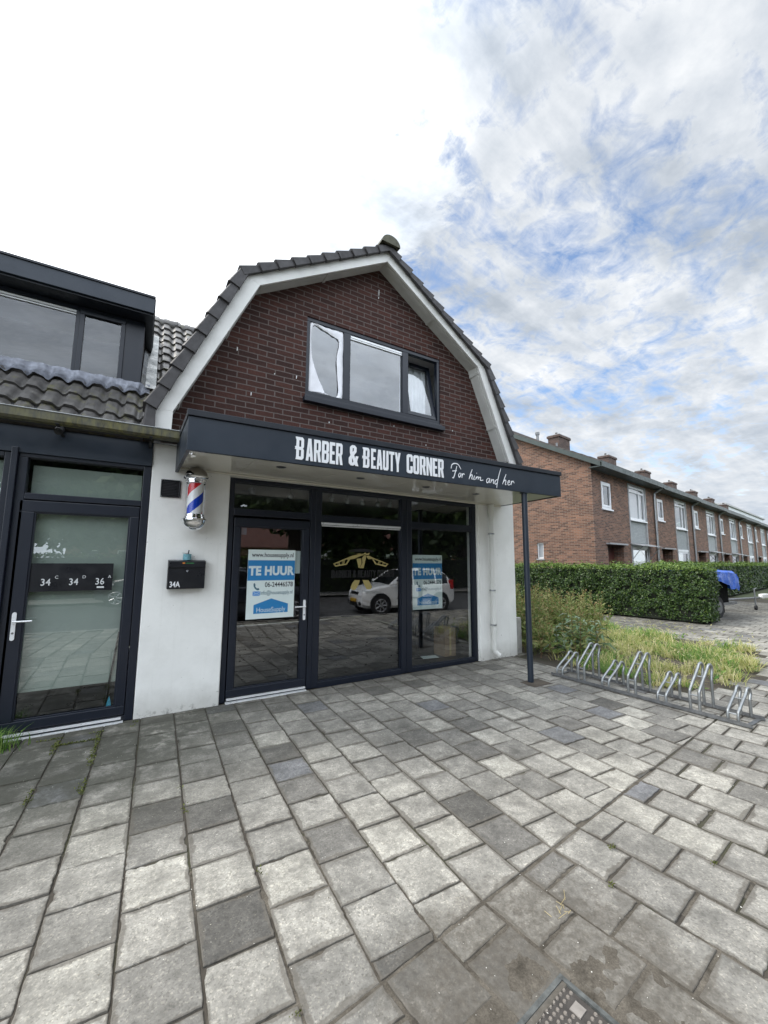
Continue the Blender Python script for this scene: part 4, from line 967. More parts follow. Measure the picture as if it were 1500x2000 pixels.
# track spotlights inside, seen through the fanlights
lb = ['left of the door fanlight', 'right of the door fanlight', 'first past the door post', 'left of the middle fanlight', 'left-centre of the middle fanlight', 'right-centre of the middle fanlight', 'right of the middle fanlight', 'beside the second post']
for i, (x, z) in enumerate(((1.237, 2.52), (1.769, 2.49), (2.12, 2.51), (2.40, 2.50), (2.66, 2.49), (2.92, 2.49), (3.20, 2.485), (3.42, 2.50))):
    t = thing('track_spotlight', 'small round ceiling spotlight behind glass, ' + lb[i], 'spotlight', (x, 5.5, 2.72), group='track spotlights inside the shop')
    build(MB().lathe((x, 5.5), [(.001, z - .045), (.03, z - .042), (.045, z - .015), (.045, z + .015), (.03, z + .042), (.001, z + .045)], 16), 'lamp_head', 'galv', t, smooth=True)
    build(MB().tube([(x, 5.5, z + .04), (x, 5.5, 2.735)], .007, 8), 'stem', 'galv_dark', t)
tr = tag(build(MB().box(1.0, 4.7, 5.47, 5.53, 2.735, 2.765), 'lighting_track', 'galv_dark'), 'thin lighting track on the ceiling inside the shop', 'lighting track')
tb = thing('pedestal_table', 'black pedestal table inside the right shop window', 'table', (4.15, 5.75, 0))
build(MB().tube([(4.15, 5.75, .02), (4.15, 5.75, .74)], .045, 14), 'column', 'black', tb); build(MB().disc((4.15, 5.75, 0), (0, 0, 1), .24, .02, 24), 'base_plate', 'black', tb); build(MB().disc((4.15, 5.75, .74), (0, 0, 1), .33, .03, 28), 'tabletop', 'black', tb)
tag(build(MB().prism([(4.05, 5.45), (4.33, 5.40), (4.37, 5.55), (4.10, 5.60)], .021, .026, 'z'), 'paper_sheet', 'poster'), 'loose white paper lying at the foot of the pedestal table', 'paper')
cbx = thing('cardboard_box', 'brown cardboard box standing inside the right shop window', 'box', (4.62, 5.6, 0))
build(MB().box(4.50, 4.74, 5.45, 5.75, 0, .46), 'carton', 'card', cbx); build(MB().box(4.60, 4.64, 5.449, 5.451, .02, .46), 'tape', 'straw', cbx)

# ================================================================ NEIGHBOUR BUILDING (left)
NB = thing('neighbour_building', 'dark-framed shop unit with pantiled roof and dormer left of the barber', 'building', (-2.5, W, 0))
yf = W - .02
build(MB().box(-6, .050, yf, yf + .04, 2.592, 2.850), 'fascia_panel', 'fascia', NB, bev=.004)
FRM = MB().box(-.022, .050, yf + .02, yf + .11, 0, 2.59).box(-1.035, -.022, yf + .02, yf + .11, 2.555, 2.592).box(-1.035, -.965, yf + .02, yf + .11, 0, 2.555).box(-.965, -.022, yf + .02, yf + .11, 2.155, 2.215)
FRM.box(-1.083, -1.035, yf - .025, yf + .11, 0, 2.635).box(-1.135, -1.083, yf + .02, yf + .11, 0, 2.59).box(-6, -1.135, yf + .02, yf + .11, 2.545, 2.59).box(-6, -1.135, yf + .02, yf + .11, 2.10, 2.19).box(-6, -1.135, yf + .02, yf + .11, 0, .12).box(-2.6, -2.5, yf + .02, yf + .11, .12, 2.545)
nf = build(FRM, 'glazed_front', 'frame', NB, bev=.005)
yg2 = W + .055
pane(-.965, -.022, 2.215, 2.555, yg2, nf); pane(-2.5, -1.135, 2.19, 2.545, yg2, nf); pane(-2.5, -1.135, .12, 2.10, yg2, nf); pane(-6, -2.6, .12, 2.545, yg2, nf)
ND = glazed_door(-.995, -.028, .062, 2.145, .118, .082, .083, .108, W + .0, NB, -.937, 1.03, 1)
build(MB().box(-.96, -.05, W - .03, W - .002, .028, .044).box(-.93, -.03, W - .05, W - .002, -.008, .008), 'threshold', 'alu', ND)
build(MB().box(-1.0, -.02, W - .0, W + .1, -.02, .055), 'door_saddle', 'trim', ND)
# white blinds close behind the glass
build(MB().box(-.94, -.03, W + .105, W + .112, 2.2, 2.50).box(-.90, -.04, W + .090, W + .096, .37, 2.08).box(-2.5, -1.14, W + .105, W + .112, .4, 2.52), 'blind', 'blind', NB)
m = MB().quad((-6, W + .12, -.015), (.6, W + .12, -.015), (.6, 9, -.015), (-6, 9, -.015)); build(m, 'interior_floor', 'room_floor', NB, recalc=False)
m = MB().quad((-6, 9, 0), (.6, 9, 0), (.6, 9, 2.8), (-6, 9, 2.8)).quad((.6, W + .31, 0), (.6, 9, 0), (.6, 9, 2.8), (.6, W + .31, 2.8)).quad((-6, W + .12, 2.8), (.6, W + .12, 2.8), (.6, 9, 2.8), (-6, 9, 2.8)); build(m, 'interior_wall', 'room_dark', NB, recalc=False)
# number board
ns = thing('number_board', 'black strip with house numbers 34C 34D 36A on the left door', 'number sign', (-.54, W, 1.28))
build(MB().box(-.872, -.218, W + .026, W + .034, 1.288, 1.553), 'board', 'black', ns)
for s, sup, x in (('34', 'C', -.785), ('34', 'D', -.572), ('36', 'A', -.362)):
    text(s, 'number', .090, (x, W + .0255, 1.345), 'digit', ns, xs=.82, off=.0008, ext=.0004, space=1.08); text(sup, 'suffix', .040, (x + .104, W + .0255, 1.408), 'digit', ns, ext=.0004)
build(MB().box(-.345, -.285, W + .0248, W + .026, 1.310, 1.326), 'name_strip', 'digit', ns)
br = thing('broom', 'dark-handled broom with blue head leaning behind the left door glass', 'broom', (-.19, W + .1, 0))
build(MB().tube([(-.20, W + .080, .14), (-.125, W + .078, .86)], .008, 8), 'handle', 'black', br); build(MB().prism([(-.20, .07), (-.135, .07), (-.15, .19), (-.165, .24), (-.178, .19)], W + .066, W + .085), 'brush_head', 'brush_blue', br)
# gutter on brackets
gt = MB(); gy0, gy1, gz0, gz1 = 4.545, 4.665, 2.818, 2.915
prof = [(gy0, gz1), (gy0, gz0 + .02), (gy0 + .02, gz0), (gy1 - .02, gz0), (gy1, gz0 + .02), (gy1, gz1), (gy1 - .006, gz1), (gy1 - .006, gz0 + .022), (gy1 - .022, gz0 + .006), (gy0 + .022, gz0 + .006), (gy0 + .006, gz0 + .022), (gy0 + .006, gz1)]
gt.prism(prof, -6, .272, 'x'); gu = build(gt, 'gutter', 'gutter', NB)
build(MB().tube([(-6, gy0, gz1), (.272, gy0, gz1)], .007, 8), 'gutter_bead', 'zinc', gu)
m = MB()
for x in (-2.4, -.72, .02): m.box(x - .013, x + .013, gy0 - .003, gy1 + .003, gz0 - .006, gz0 - .001).box(x - .013, x + .013, gy1, yf + .01, gz0 - .03, gz0 - .022)
m.tube([(-.74, 4.78, 2.80), (-.74, 4.86, 2.85), (-.74, 4.93, 2.86)], .035, 10); build(m, 'gutter_bracket', 'rubber', gu)
build(MB().box(-6, .05, yf + .012, yf + .05, 2.8505, 2.915), 'eaves_filler', 'pantile', NB)
# pantiles: real S-shaped tiles, one mesh
NS = math.atan(.96); def_ = None
RX0, RZ0, RY0 = 0, 2.885, 4.86
tw, th = .1735, .318
def pantile_field(x0, x1, s0, s1, skip_fn):
    V = []; F = []; nc = int((x1 - x0) / tw); nr = int((s1 - s0) / th) + 1
    cs, sn = math.cos(NS), math.sin(NS)
    for r in range(nr):
        for c in range(nc):
            cx = x1 - (c + 1) * tw; sa = s0 + r * th; sb = sa + th + .045
            if skip_fn(cx + tw / 2, sa + th / 2): continue
            k = len(V); n = 10; jz = random.gauss(0, .0025); jx = random.gauss(0, .002); js = random.gauss(0, .005)
            rows = ((sa + js, .042, 0), (sa + js, .026 + .030, 1), (sa + js + .02, .058, 1), (sb, .022, 1))
            for (ss, lift, top) in rows:
                for i in range(n + 1):
                    u = i / n; wv = .022 * math.sin(2 * PI * (u + .02)) + .008 * math.cos(4 * PI * u)
                    h = lift + wv + jz - (.016 if not top else 0)
                    V.append((cx + jx + u * (tw + .012), RY0 + ss * cs - h * sn, RZ0 + ss * sn + h * cs))
            for a in range(3):
                for i in range(n): F.append((k + a * (n + 1) + i, k + a * (n + 1) + i + 1, k + (a + 1) * (n + 1) + i + 1, k + (a + 1) * (n + 1) + i))
    m = MB(); m.add(V, F); return m
DY = 5.65; DS = (DY - RY0) / math.cos(NS)          # slope length up to the dormer front
def sk(x, s): return s > DS + .06 and x < -.10
NR = build(pantile_field(-5.9, .62, 0, 4.25, sk), 'roof', 'pantile', NB, smooth=True, angle=50, recalc=False)
cs, sn = math.cos(NS), math.sin(NS)
rp = lambda x, s, h=0: (x, RY0 + s * cs - h * sn, RZ0 + s * sn + h * cs)
m = MB().quad(rp(-6, 0, .0), rp(.62, 0, .0), rp(.62, 4.3, .0), rp(-6, 4.3, .0)).quad(rp(-6, 0, .0), rp(.62, 0, .0), (.62, RY0 + .02, 2.865), (-6, RY0 + .02, 2.865)); build(m, 'roof_deck', 'rubber', NR, recalc=False)
m = MB()
for k in range(20):
    x1 = .75 - k * .40; m.tube([rp(x1 - .41, 4.22, -.02), rp(x1 - .02, 4.22, .0), rp(x1, 4.22, .01)], [.10, .11, .115], 14)
build(m, 'ridge_tiles', 'pantile', NR, smooth=True)
# lead apron dressed over the tiles below the dormer, and a lead valley beside it
m = MB(); n = 220
def wv(x): 
    u = ((.62 - x) / tw) % 1; u = 1 - u; return .022 * math.sin(2 * PI * (u + .02)) + .008 * math.cos(4 * PI * u)
vs = []
for i in range(n + 1):
    x = -5.0 + (4.97) * i / n
    d = .165 + .018 * math.sin(x * 5.1) + .012 * math.sin(x * 17)
    for j, (ss, hh) in enumerate(((DS - d, .066), (DS - d * .6, .066), (DS - d * .25, .07), (DS + .03, .115))):
        w_ = wv(x) * (1.1, 1.0, .6, .1)[j]; vs.append(rp(x, ss, hh + w_ + .004 * math.sin(x * 61 + j) + .004 * math.sin(x * 33 + j * 2)))
m.add(vs, [(i * 4 + j, i * 4 + j + 1, (i + 1) * 4 + j + 1, (i + 1) * 4 + j) for i in range(n) for j in range(3)]); build(m, 'lead_apron', 'lead', NR, smooth=True, recalc=False)
m = MB(); vs = []
for i in range(40):
    s = DS - .05 + i * .055
    for j, x in enumerate((-.125, -.08, -.02, .035)): vs.append(rp(x, s, .07 + .012 * math.sin(s * 19) * (j > 0) + (.10, .03, .02, .02)[j] + .006 * math.sin(s * 47 + j)))
m.add(vs, [(i * 4 + j, i * 4 + j + 1, (i + 1) * 4 + j + 1, (i + 1) * 4 + j) for i in range(39) for j in range(3)]); build(m, 'lead_valley', 'zinc', NR, smooth=True, recalc=False)
# dormer
dz0, dz1, dxr = 3.585, 4.56, -.133
DM = build(MB().box(-5, dxr, DY, DY + .05, dz0 - .05, dz0 + .045).box(-.335, dxr, DY - .004, DY + .05, dz0 + .045, dz1).box(-5, -.335, DY, DY + .05, dz1 - .05, dz1).box(-.825, -.785, DY - .006, DY + .05, dz0 + .045, dz1 - .05).box(-2.9, -2.82, DY, DY + .05, dz0 + .045, dz1 - .05), 'dormer', 'frame', NB, bev=.004)
build(MB().frame(-.786, -.334, dz0 + .042, dz1 - .048, .046, DY - .018, DY + .03), 'sash', 'frame', DM, bev=.004)
pane(-2.82, -.825, dz0 + .045, dz1 - .05, DY + .02, DM, 'glass_dormer'); pane(-5, -2.9, dz0 + .045, dz1 - .05, DY + .02, DM, 'glass_dormer'); pane(-.740, -.380, dz0 + .088, dz1 - .094, DY + .012, DM, 'glass_dormer')
build(MB().box(-2.80, -.81, DY + .002, DY + .019, dz1 - .085, dz1 - .062).box(-2.80, -.81, DY + .004, DY + .019, dz1 - .110, dz1 - .096), 'vent_strip', 'alu', DM)
build(MB().box(-5.1, -.045, 5.40, 5.43, 4.585, 4.775), 'dormer_fascia', 'fascia', DM, bev=.003)
build(MB().box(-5.1, -.040, 5.385, 5.45, 4.777, 4.80).box(-.06, -.036, 5.45, 8.6, 4.76, 4.80), 'roof_edge', 'trim', DM)
build(MB().box(-5.1, -.05, 5.431, DY - .002, 4.565, 4.583).box(-.128, -.05, DY - .002, 8.4, 4.566, 4.583), 'dormer_soffit', 'trim', DM)
build(MB().box(-.062, -.046, 5.431, 8.5, 4.60, 4.757).box(-5.1, -.064, 5.431, 8.5, 4.70, 4.757), 'dormer_roof', 'fascia', DM)
m = MB().prism([(DY + .05, dz0 - .05), (DY + .05, 4.565), (7.2, 4.565)], dxr - .03, dxr - .004, 'x'); build(m, 'dormer_cheek', 'trim', DM)
build(MB().prism([(DY + .06, dz0 + .02), (DY + .06, dz0 + .10), (6.62, 4.56), (6.70, 4.56)], dxr - .003, dxr + .004, 'x'), 'cheek_flashing', 'zinc', DM)
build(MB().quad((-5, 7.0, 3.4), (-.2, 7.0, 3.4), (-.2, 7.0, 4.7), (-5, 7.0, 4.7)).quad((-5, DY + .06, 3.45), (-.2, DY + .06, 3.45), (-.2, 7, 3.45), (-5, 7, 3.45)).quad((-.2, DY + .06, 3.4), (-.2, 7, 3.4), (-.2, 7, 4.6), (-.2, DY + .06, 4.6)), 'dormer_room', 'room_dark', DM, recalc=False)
build(MB().box(-6, .05, W + .13, 9, -.05, -.02).box(-6.2, -6, W, 9, 0, 5), 'party_wall', 'brick_dark', NB)

# ================================================================ TERRACE OF HOUSES
TA = R(8.4); TE = np.array([math.cos(TA), math.sin(TA)]); TO = np.array([14.62, 8.72]); PITCH = 6.27
def wall_open(mb, x0, x1, z0, z1, y, ops, depth=.12):
    xs = sorted({x0, x1, *[o[0] for o in ops], *[o[1] for o in ops]}); zs = sorted({z0, z1, *[o[2] for o in ops], *[o[3] for o in ops]})
    for a, b in zip(xs[:-1], xs[1:]):
        for c, d in zip(zs[:-1], zs[1:]):
            mx, mz = (a + b) / 2, (c + d) / 2
            if any(o[0] < mx < o[1] and o[2] < mz < o[3] for o in ops): continue
            mb.quad((a, y, c), (b, y, c), (b, y, d), (a, y, d))
    for a, b, c, d in ops:
        mb.quad((a, y, c), (a, y + depth, c), (a, y + depth, d), (a, y, d)); mb.quad((b, y, c), (b, y + depth, c), (b, y + depth, d), (b, y, d)); mb.quad((a, y, d), (b, y, d), (b, y + depth, d), (a, y + depth, d)); mb.quad((a, y, c), (b, y, c), (b, y + depth, c), (a, y + depth, c))
def house(idx, label, first):
    p = TO + TE * (PITCH * idx) if idx else TO
    t = thing('terraced_house', label, 'house', (p[0], p[1], -.035 * idx), TA, 'terraced brick houses in the row')
    k = dict(parent=t, local=True)
    x0, x1 = (-.33 if first else 0), PITCH
    ops = [(.47, 1.40, 3.60, 4.72), (3.12, 5.22, .45, 4.97), (.78, 2.32, 0, 2.26)]
    m = MB(); wall_open(m, x0, x1, -.1, 5.3, 0, ops); 
    if first:
        ow = (2.02, 2.30, 1.72, 2.36)
        # gable wall with a little window
        for a, b, c, d in ((0, ow[0], -.1, 5.3), (ow[1], 8.2, -.1, 5.3), (ow[0], ow[1], -.1, ow[2]), (ow[0], ow[1], ow[3], 5.3)): m.quad((x0, a, c), (x0, b, c), (x0, b, d), (x0, a, d))
        m.quad((x0, 0, 5.3), (x0, 8.2, 5.3), (x0, 4.1, 7.52))
        for a, b, c, d in (((ow[0], ow[2]), (ow[0], ow[3]), 0, 0), ((ow[1], ow[2]), (ow[1], ow[3]), 0, 0), ((ow[0], ow[3]), (ow[1], ow[3]), 0, 0), ((ow[0], ow[2]), (ow[1], ow[2]), 0, 0)):
            m.quad((x0, a[0], a[1]), (x0 + .1, a[0], a[1]), (x0 + .1, b[0], b[1]), (x0, b[0], b[1]))
    build(m, 'wall', 'brick_row', recalc=False, **k)
    if first:
        f = MB(); y0_, y1_, z0_, z1_ = ow
        f.box(x0 + .05, x0 + .10, y0_, y1_, z0_, z0_ + .05).box(x0 + .05, x0 + .10, y0_, y1_, z1_ - .05, z1_).box(x0 + .05, x0 + .10, y0_, y0_ + .045, z0_, z1_).box(x0 + .05, x0 + .10, y1_ - .045, y1_, z0_, z1_)
        sw_ = build(f, 'window', 'sash_white', **k); build(MB().quad((x0 + .08, y0_, z0_), (x0 + .08, y1_, z0_), (x0 + .08, y1_, z1_), (x0 + .08, y0_, z1_)), 'pane', 'glass_far', sw_, True, recalc=False)
        build(MB().box(x0 - .03, x0 + .05, y0_ - .03, y1_ + .03, z0_ - .06, z0_ - .003), 'sill', 'grey_cap', sw_, True)
        build(MB().quad((x0 + .12, y0_ - .1, z0_ - .1), (x0 + .12, y1_ + .1, z0_ - .1), (x0 + .12, y1_ + .1, z1_ + .1), (x0 + .12, y0_ - .1, z1_ + .1)), 'curtain', 'cloth', sw_, True, recalc=False)
    # little bedroom window
    w1 = build(MB().frame(.47, 1.40, 3.66, 4.72, .07, .02, .09).frame(.54, 1.33, 3.73, 4.65, .075, .0, .06), 'window', 'sash_white', **k)
    build(MB().quad((.6, .045, 3.79), (1.27, .045, 3.79), (1.27, .045, 4.59), (.6, .045, 4.59)), 'pane', 'glass_far', w1, True, recalc=False)
    build(MB().box(.44, 1.43, -.05, .06, 3.60, 3.655), 'sill', 'sash_white', w1, True); build(MB().quad((.5, .4, 3.6), (1.4, .4, 3.6), (1.4, .4, 4.7), (.5, .4, 4.7)), 'backing', 'room_dark', w1, True, recalc=False)
    rs = random.Random(idx * 7 + 3)
    if idx % 3 != 1: build(MB().quad((.55, .14, 3.7), (.55 + rs.uniform(.2, .7), .14, 3.7), (.55 + rs.uniform(.2, .7), .14, 4.66), (.55, .14, 4.66)), 'curtain', 'cloth' if idx % 2 else 'poster', w1, True, recalc=False)
    # full-height bay: timber surround, big window, grey brick panel, ground-floor window
    bay = build(MB().box(3.12, 3.22, -.02, .10, .45, 4.97).box(5.12, 5.22, -.02, .10, .45, 4.97).box(3.22, 5.12, -.02, .10, 4.90, 4.97), 'bay_surround', 'grey_cap', **k)
    build(MB().box(3.22, 5.12, .05, .11, 2.32, 3.36), 'infill_panel', 'brick_grey', bay, True)
    w2 = build(MB().frame(3.22, 5.12, 3.42, 4.90, .09, .02, .09).box(3.31, 5.03, .02, .08, 4.62, 4.70).box(4.42, 4.50, .02, .085, 3.51, 4.62), 'window', 'sash_white', **k)
    build(MB().quad((3.3, .06, 3.5), (5.04, .06, 3.5), (5.04, .06, 4.82), (3.3, .06, 4.82)), 'pane', 'glass_far', w2, True, recalc=False); build(MB().box(3.20, 5.14, -.05, .03, 3.365, 3.418), 'sill', 'sash_white', w2, True)
    build(MB().quad((3.2, .5, 3.4), (5.1, .5, 3.4), (5.1, .5, 4.9), (3.2, .5, 4.9)), 'backing', 'room_dark', w2, True, recalc=False)
    for xa, xb in ((3.25, 3.25 + rs.uniform(.08, .3)), (5.1 - rs.uniform(.05, .3), 5.1)) if idx not in (0, 5) else ((3.25, 5.1),):
        zt_ = 3.45 if idx != 5 else 4.1
        build(MB().quad((xa, .16, zt_), (xb, .16, zt_), (xb, .16, 4.88), (xa, .16, 4.88)), 'curtain', ('cloth', 'card', 'blind', 'cloth', 'poster', 'blind', 'cloth')[idx], w2, True, recalc=False)
    w3 = build(MB().frame(3.22, 5.12, .55, 2.20, .08, .02, .09).box(3.22, 5.12, .0, .10, 2.20, 2.31), 'window', 'sash_white', **k)
    build(MB().quad((3.3, .06, .6), (5.04, .06, .6), (5.04, .06, 2.12), (3.3, .06, 2.12)), 'pane', 'glass_far', w3, True, recalc=False); build(MB().quad((3.2, .6, .4), (5.1, .6, .4), (5.1, .6, 2.2), (3.2, .6, 2.2)), 'backing', 'room_dark', w3, True, recalc=False)
    if idx in (0, 2, 3, 6):
        build(MB().prism([(-.42, 2.27), (-.42, 2.29), (.0, 2.40), (.0, 2.38)], 3.08, 5.55, 'x').tube([(3.3, -.38, 2.27), (3.3, 0, 1.75)], .015, 6).tube([(5.4, -.38, 2.27), (5.4, 0, 1.75)], .015, 6), 'awning', 'grey_cap', **k)
    # porch recess
    pr_ = MB().quad((.78, .12, 0), (.78, .75, 0), (.78, .75, 2.26), (.78, .12, 2.26)).quad((2.32, .12, 0), (2.32, .75, 0), (2.32, .75, 2.26), (2.32, .12, 2.26)).quad((.78, .45, 0), (2.32, .45, 0), (2.32, .45, 2.26), (.78, .45, 2.26)).quad((.78, .12, 2.26), (2.32, .12, 2.26), (2.32, .75, 2.26), (.78, .75, 2.26))
    build(pr_, 'porch', 'brick_row', recalc=False, **k)
    d = build(MB().box(1.38, 2.26, .36, .42, .05, 2.16), 'door', ('door_red', 'door_red', 'gutter_green', 'door_red', 'bldg_white', 'frame', 'door_red')[idx], **k); build(MB().box(2.12, 2.16, .30, .36, 1.0, 1.04), 'handle', 'galv', d, True)
    f = build(MB().frame(.82, 1.32, .05, 2.2, .07, .30, .38).box(1.321, 1.375, .28, .40, .05, 2.22), 'sidelight', 'sash_white', **k); build(MB().quad((.88, .34, .1), (1.26, .34, .1), (1.26, .34, 2.14), (.88, .34, 2.14)), 'pane', 'glass_far', f, True, recalc=False)
    build(MB().box(.66, 2.44, -.14, .1, 2.275, 2.335), 'lintel_slab', 'grey_cap', **k)
    # gutter, roof, chimney
    gx0 = x0 - (.22 if first else 0)
    build(MB().box(gx0, x1, -.47, -.02, 5.06, 5.10).box(gx0, x1, -.50, -.47, 5.06, 5.26).box(gx0, x1, -.47, -.44, 5.22, 5.26), 'gutter', 'gutter_green', **k)
    sl = math.tan(R(28.3)); zr = 5.27 + (4.1 + .44) * sl
    m = MB(); ny = 14
    for i in range(ny):
        a, b = -.44 + 4.54 * i / ny, -.44 + 4.54 * (i + 1) / ny; za, zb = 5.26 + (a + .44) * sl, 5.26 + (b + .44) * sl
        m.box(gx0, x1, a, b + .06, 0, 0); n = len(m.v); m.v[n - 8:] = [(gx0, a, za - .02), (x1, a, za - .02), (x1, b + .06, zb - .02), (gx0, b + .06, zb - .02), (gx0, a, za + .05), (x1, a, za + .05), (x1, b + .06, zb + .03), (gx0, b + .06, zb + .03)]
    m.quad((gx0, 4.1, zr), (x1, 4.1, zr), (x1, 8.7, 5.2), (gx0, 8.7, 5.2)); rf = build(m, 'roof', 'roof_far', recalc=False, **k)
    build(MB().tube([(gx0, 4.1, zr + .02), (x1, 4.1, zr + .02)], .12, 10), 'ridge_tiles', 'roof_far', rf, True, smooth=True)
    if first:
        build(MB().prism([(-.44, 5.06), (-.44, 5.24), (4.1, 5.24 + 4.54 * sl), (8.7, 5.1), (8.7, 4.95), (4.1, 5.05 + 4.54 * sl)], gx0 - .025, gx0 - .002, 'x'), 'verge_board', 'gutter_green', **k)
        build(MB().tube([(.6, 2.6, 6.7), (.6, 2.6, 7.25)], .06, 10).tube([(.6, 2.6, 7.2), (.6, 2.6, 7.32)], .09, 10).tube([(2.9, 2.9, 6.95), (2.9, 2.9, 7.35)], .05, 10), 'flue', 'galv_dark', rf, True)
    ch = build(MB().box(4.55, 5.75, 3.60, 4.20, zr - .7, zr + .48).box(4.50, 5.80, 3.55, 4.25, zr + .48, zr + .60), 'chimney', 'brick_chimney', rf, True)
    build(MB().box(4.52, 5.78, 3.57, 4.23, zr + .60, zr + .64), 'chimney_cap', 'grey_cap', rf, True)
    for x in (4.9, 5.4): build(MB().tube([(x, 3.9, zr + .64), (x, 3.9, zr + .82)], [.075, .06], 10), 'chimney_pot', 'roof_far', rf, True)
    build(MB().tube([(x1 - .02, -.42, 5.07), (x1 - .02, -.28, 4.98), (x1 - .02, -.08, 4.86), (x1 - .02, -.06, 4.7), (x1 - .02, -.06, .0)], .05, 10), 'drainpipe', 'galv', **k)
    return t
HL = ['end terraced house with the bare brick gable wall', 'second house in from the brick gable end', 'third house in from the brick gable end', 'fourth house in from the brick gable end', 'fifth house in from the brick gable end', 'sixth house in from the brick gable end', 'farthest house of the brick row at the picture edge', 'house past the picture edge end of the row']
HL = [l + x for l, x in zip(HL, (', awning over its window', ' with a plain red-brown door', ' with an awning over its window', ' with an awning over its window', ' with a plain doorway', ' with a plain doorway', ''))]
for i, l in enumerate(HL): house(i, l, i == 0)

wb = thing('white_building', 'flat white modern building far behind the row of houses', 'building', (95, 30, 0), TA)
build(MB().box(-9, 30, 0, 20, 0, 11.6), 'wall', 'bldg_white', wb, True); build(MB().box(-5, 29, -.05, 0, 10.2, 10.6), 'window_band', 'car_glass', wb, True); build(MB().box(-9.3, 30, -.3, 20, 11.6, 11.9), 'parapet', 'grey_cap', wb, True)

# ================================================================ BICYCLE RACK
bk = thing('bicycle_rack', 'low galvanised bicycle rack with seven wheel loops on two rails', 'bicycle rack', (5.3, 2.8, 0))
RA = np.array([5.125, 3.83]); RB = np.array([5.19, 1.72]); RD = (RB - RA) / np.linalg.norm(RB - RA); RN = np.array([-RD[1], RD[0]])   # RN points to +x
RL = np.linalg.norm(RB - RA)
def rk(a, b, z): q = RA + RD * a + RN * b; return (float(q[0]), float(q[1]), z)
def angle_rail(b, name):
    m = MB(); s = .018
    m.prism([rk(-.02, b - s, 0)[:2], rk(RL + .05, b - s, 0)[:2], rk(RL + .05, b + s, 0)[:2], rk(-.02, b + s, 0)[:2]], .012, .017, 'z')
    m.prism([rk(-.02, b - s, 0)[:2], rk(RL + .05, b - s, 0)[:2], rk(RL + .05, b - s + .005, 0)[:2], rk(-.02, b - s + .005, 0)[:2]], .0171, .048, 'z'); return build(m, name, 'galv_dark', bk)
angle_rail(0, 'rail'); angle_rail(.37, 'rail')
m = MB()
for a in (0.0, RL): m.prism([rk(a - .02, .02, 0)[:2], rk(a + .02, .02, 0)[:2], rk(a + .02, .352, 0)[:2], rk(a - .02, .352, 0)[:2]], .006, .0115, 'z')
build(m, 'cross_bar', 'galv_dark', bk)
for i in range(7):
    a = .10 + i * (RL - .20) / 6; high = i % 2 == 1; hz = .47 if high else .30; gap = .042
    m = MB()
    for s in (-1, 1):
        aa = a + s * gap
        bt = .33
        pts = [rk(aa, .005, .02), rk(aa, .01, .10 if not high else .20), rk(aa, .05, .14 if not high else .26), rk(aa, bt - .07, hz - .045), rk(aa, bt - .025, hz - .005), rk(aa, bt + .02, hz), rk(aa, bt + .055, hz - .02), rk(aa, bt + .065, hz - .06), rk(aa, bt + .035, hz - .15 if high else hz - .11), rk(aa, bt + .03, hz - .22 if high else hz - .14), rk(aa, bt + .03, .02)]
        P = [np.array(p) for p in pts]; m.tube([tuple(p) for p in catmull(P, 5)], .0145, 12)
    z = .10 if not high else .19
    m.tube([rk(a - gap, .008, z), rk(a + gap, .008, z)], .009, 8); m.tube([rk(a - gap, .19, (.215 if not high else .355)), rk(a + gap, .19, (.215 if not high else .355))], .007, 8)
    build(m, 'wheel_holder', 'galv', bk, smooth=True)
m = MB(); m.add([(4.44, 3.60, .0015), (4.79, 3.585, .0015), (4.80, 3.84, .0015), (4.45, 3.85, .0015)], [(0, 1, 2, 3)])
struct(build(m, 'soil_patch', 'soil'))

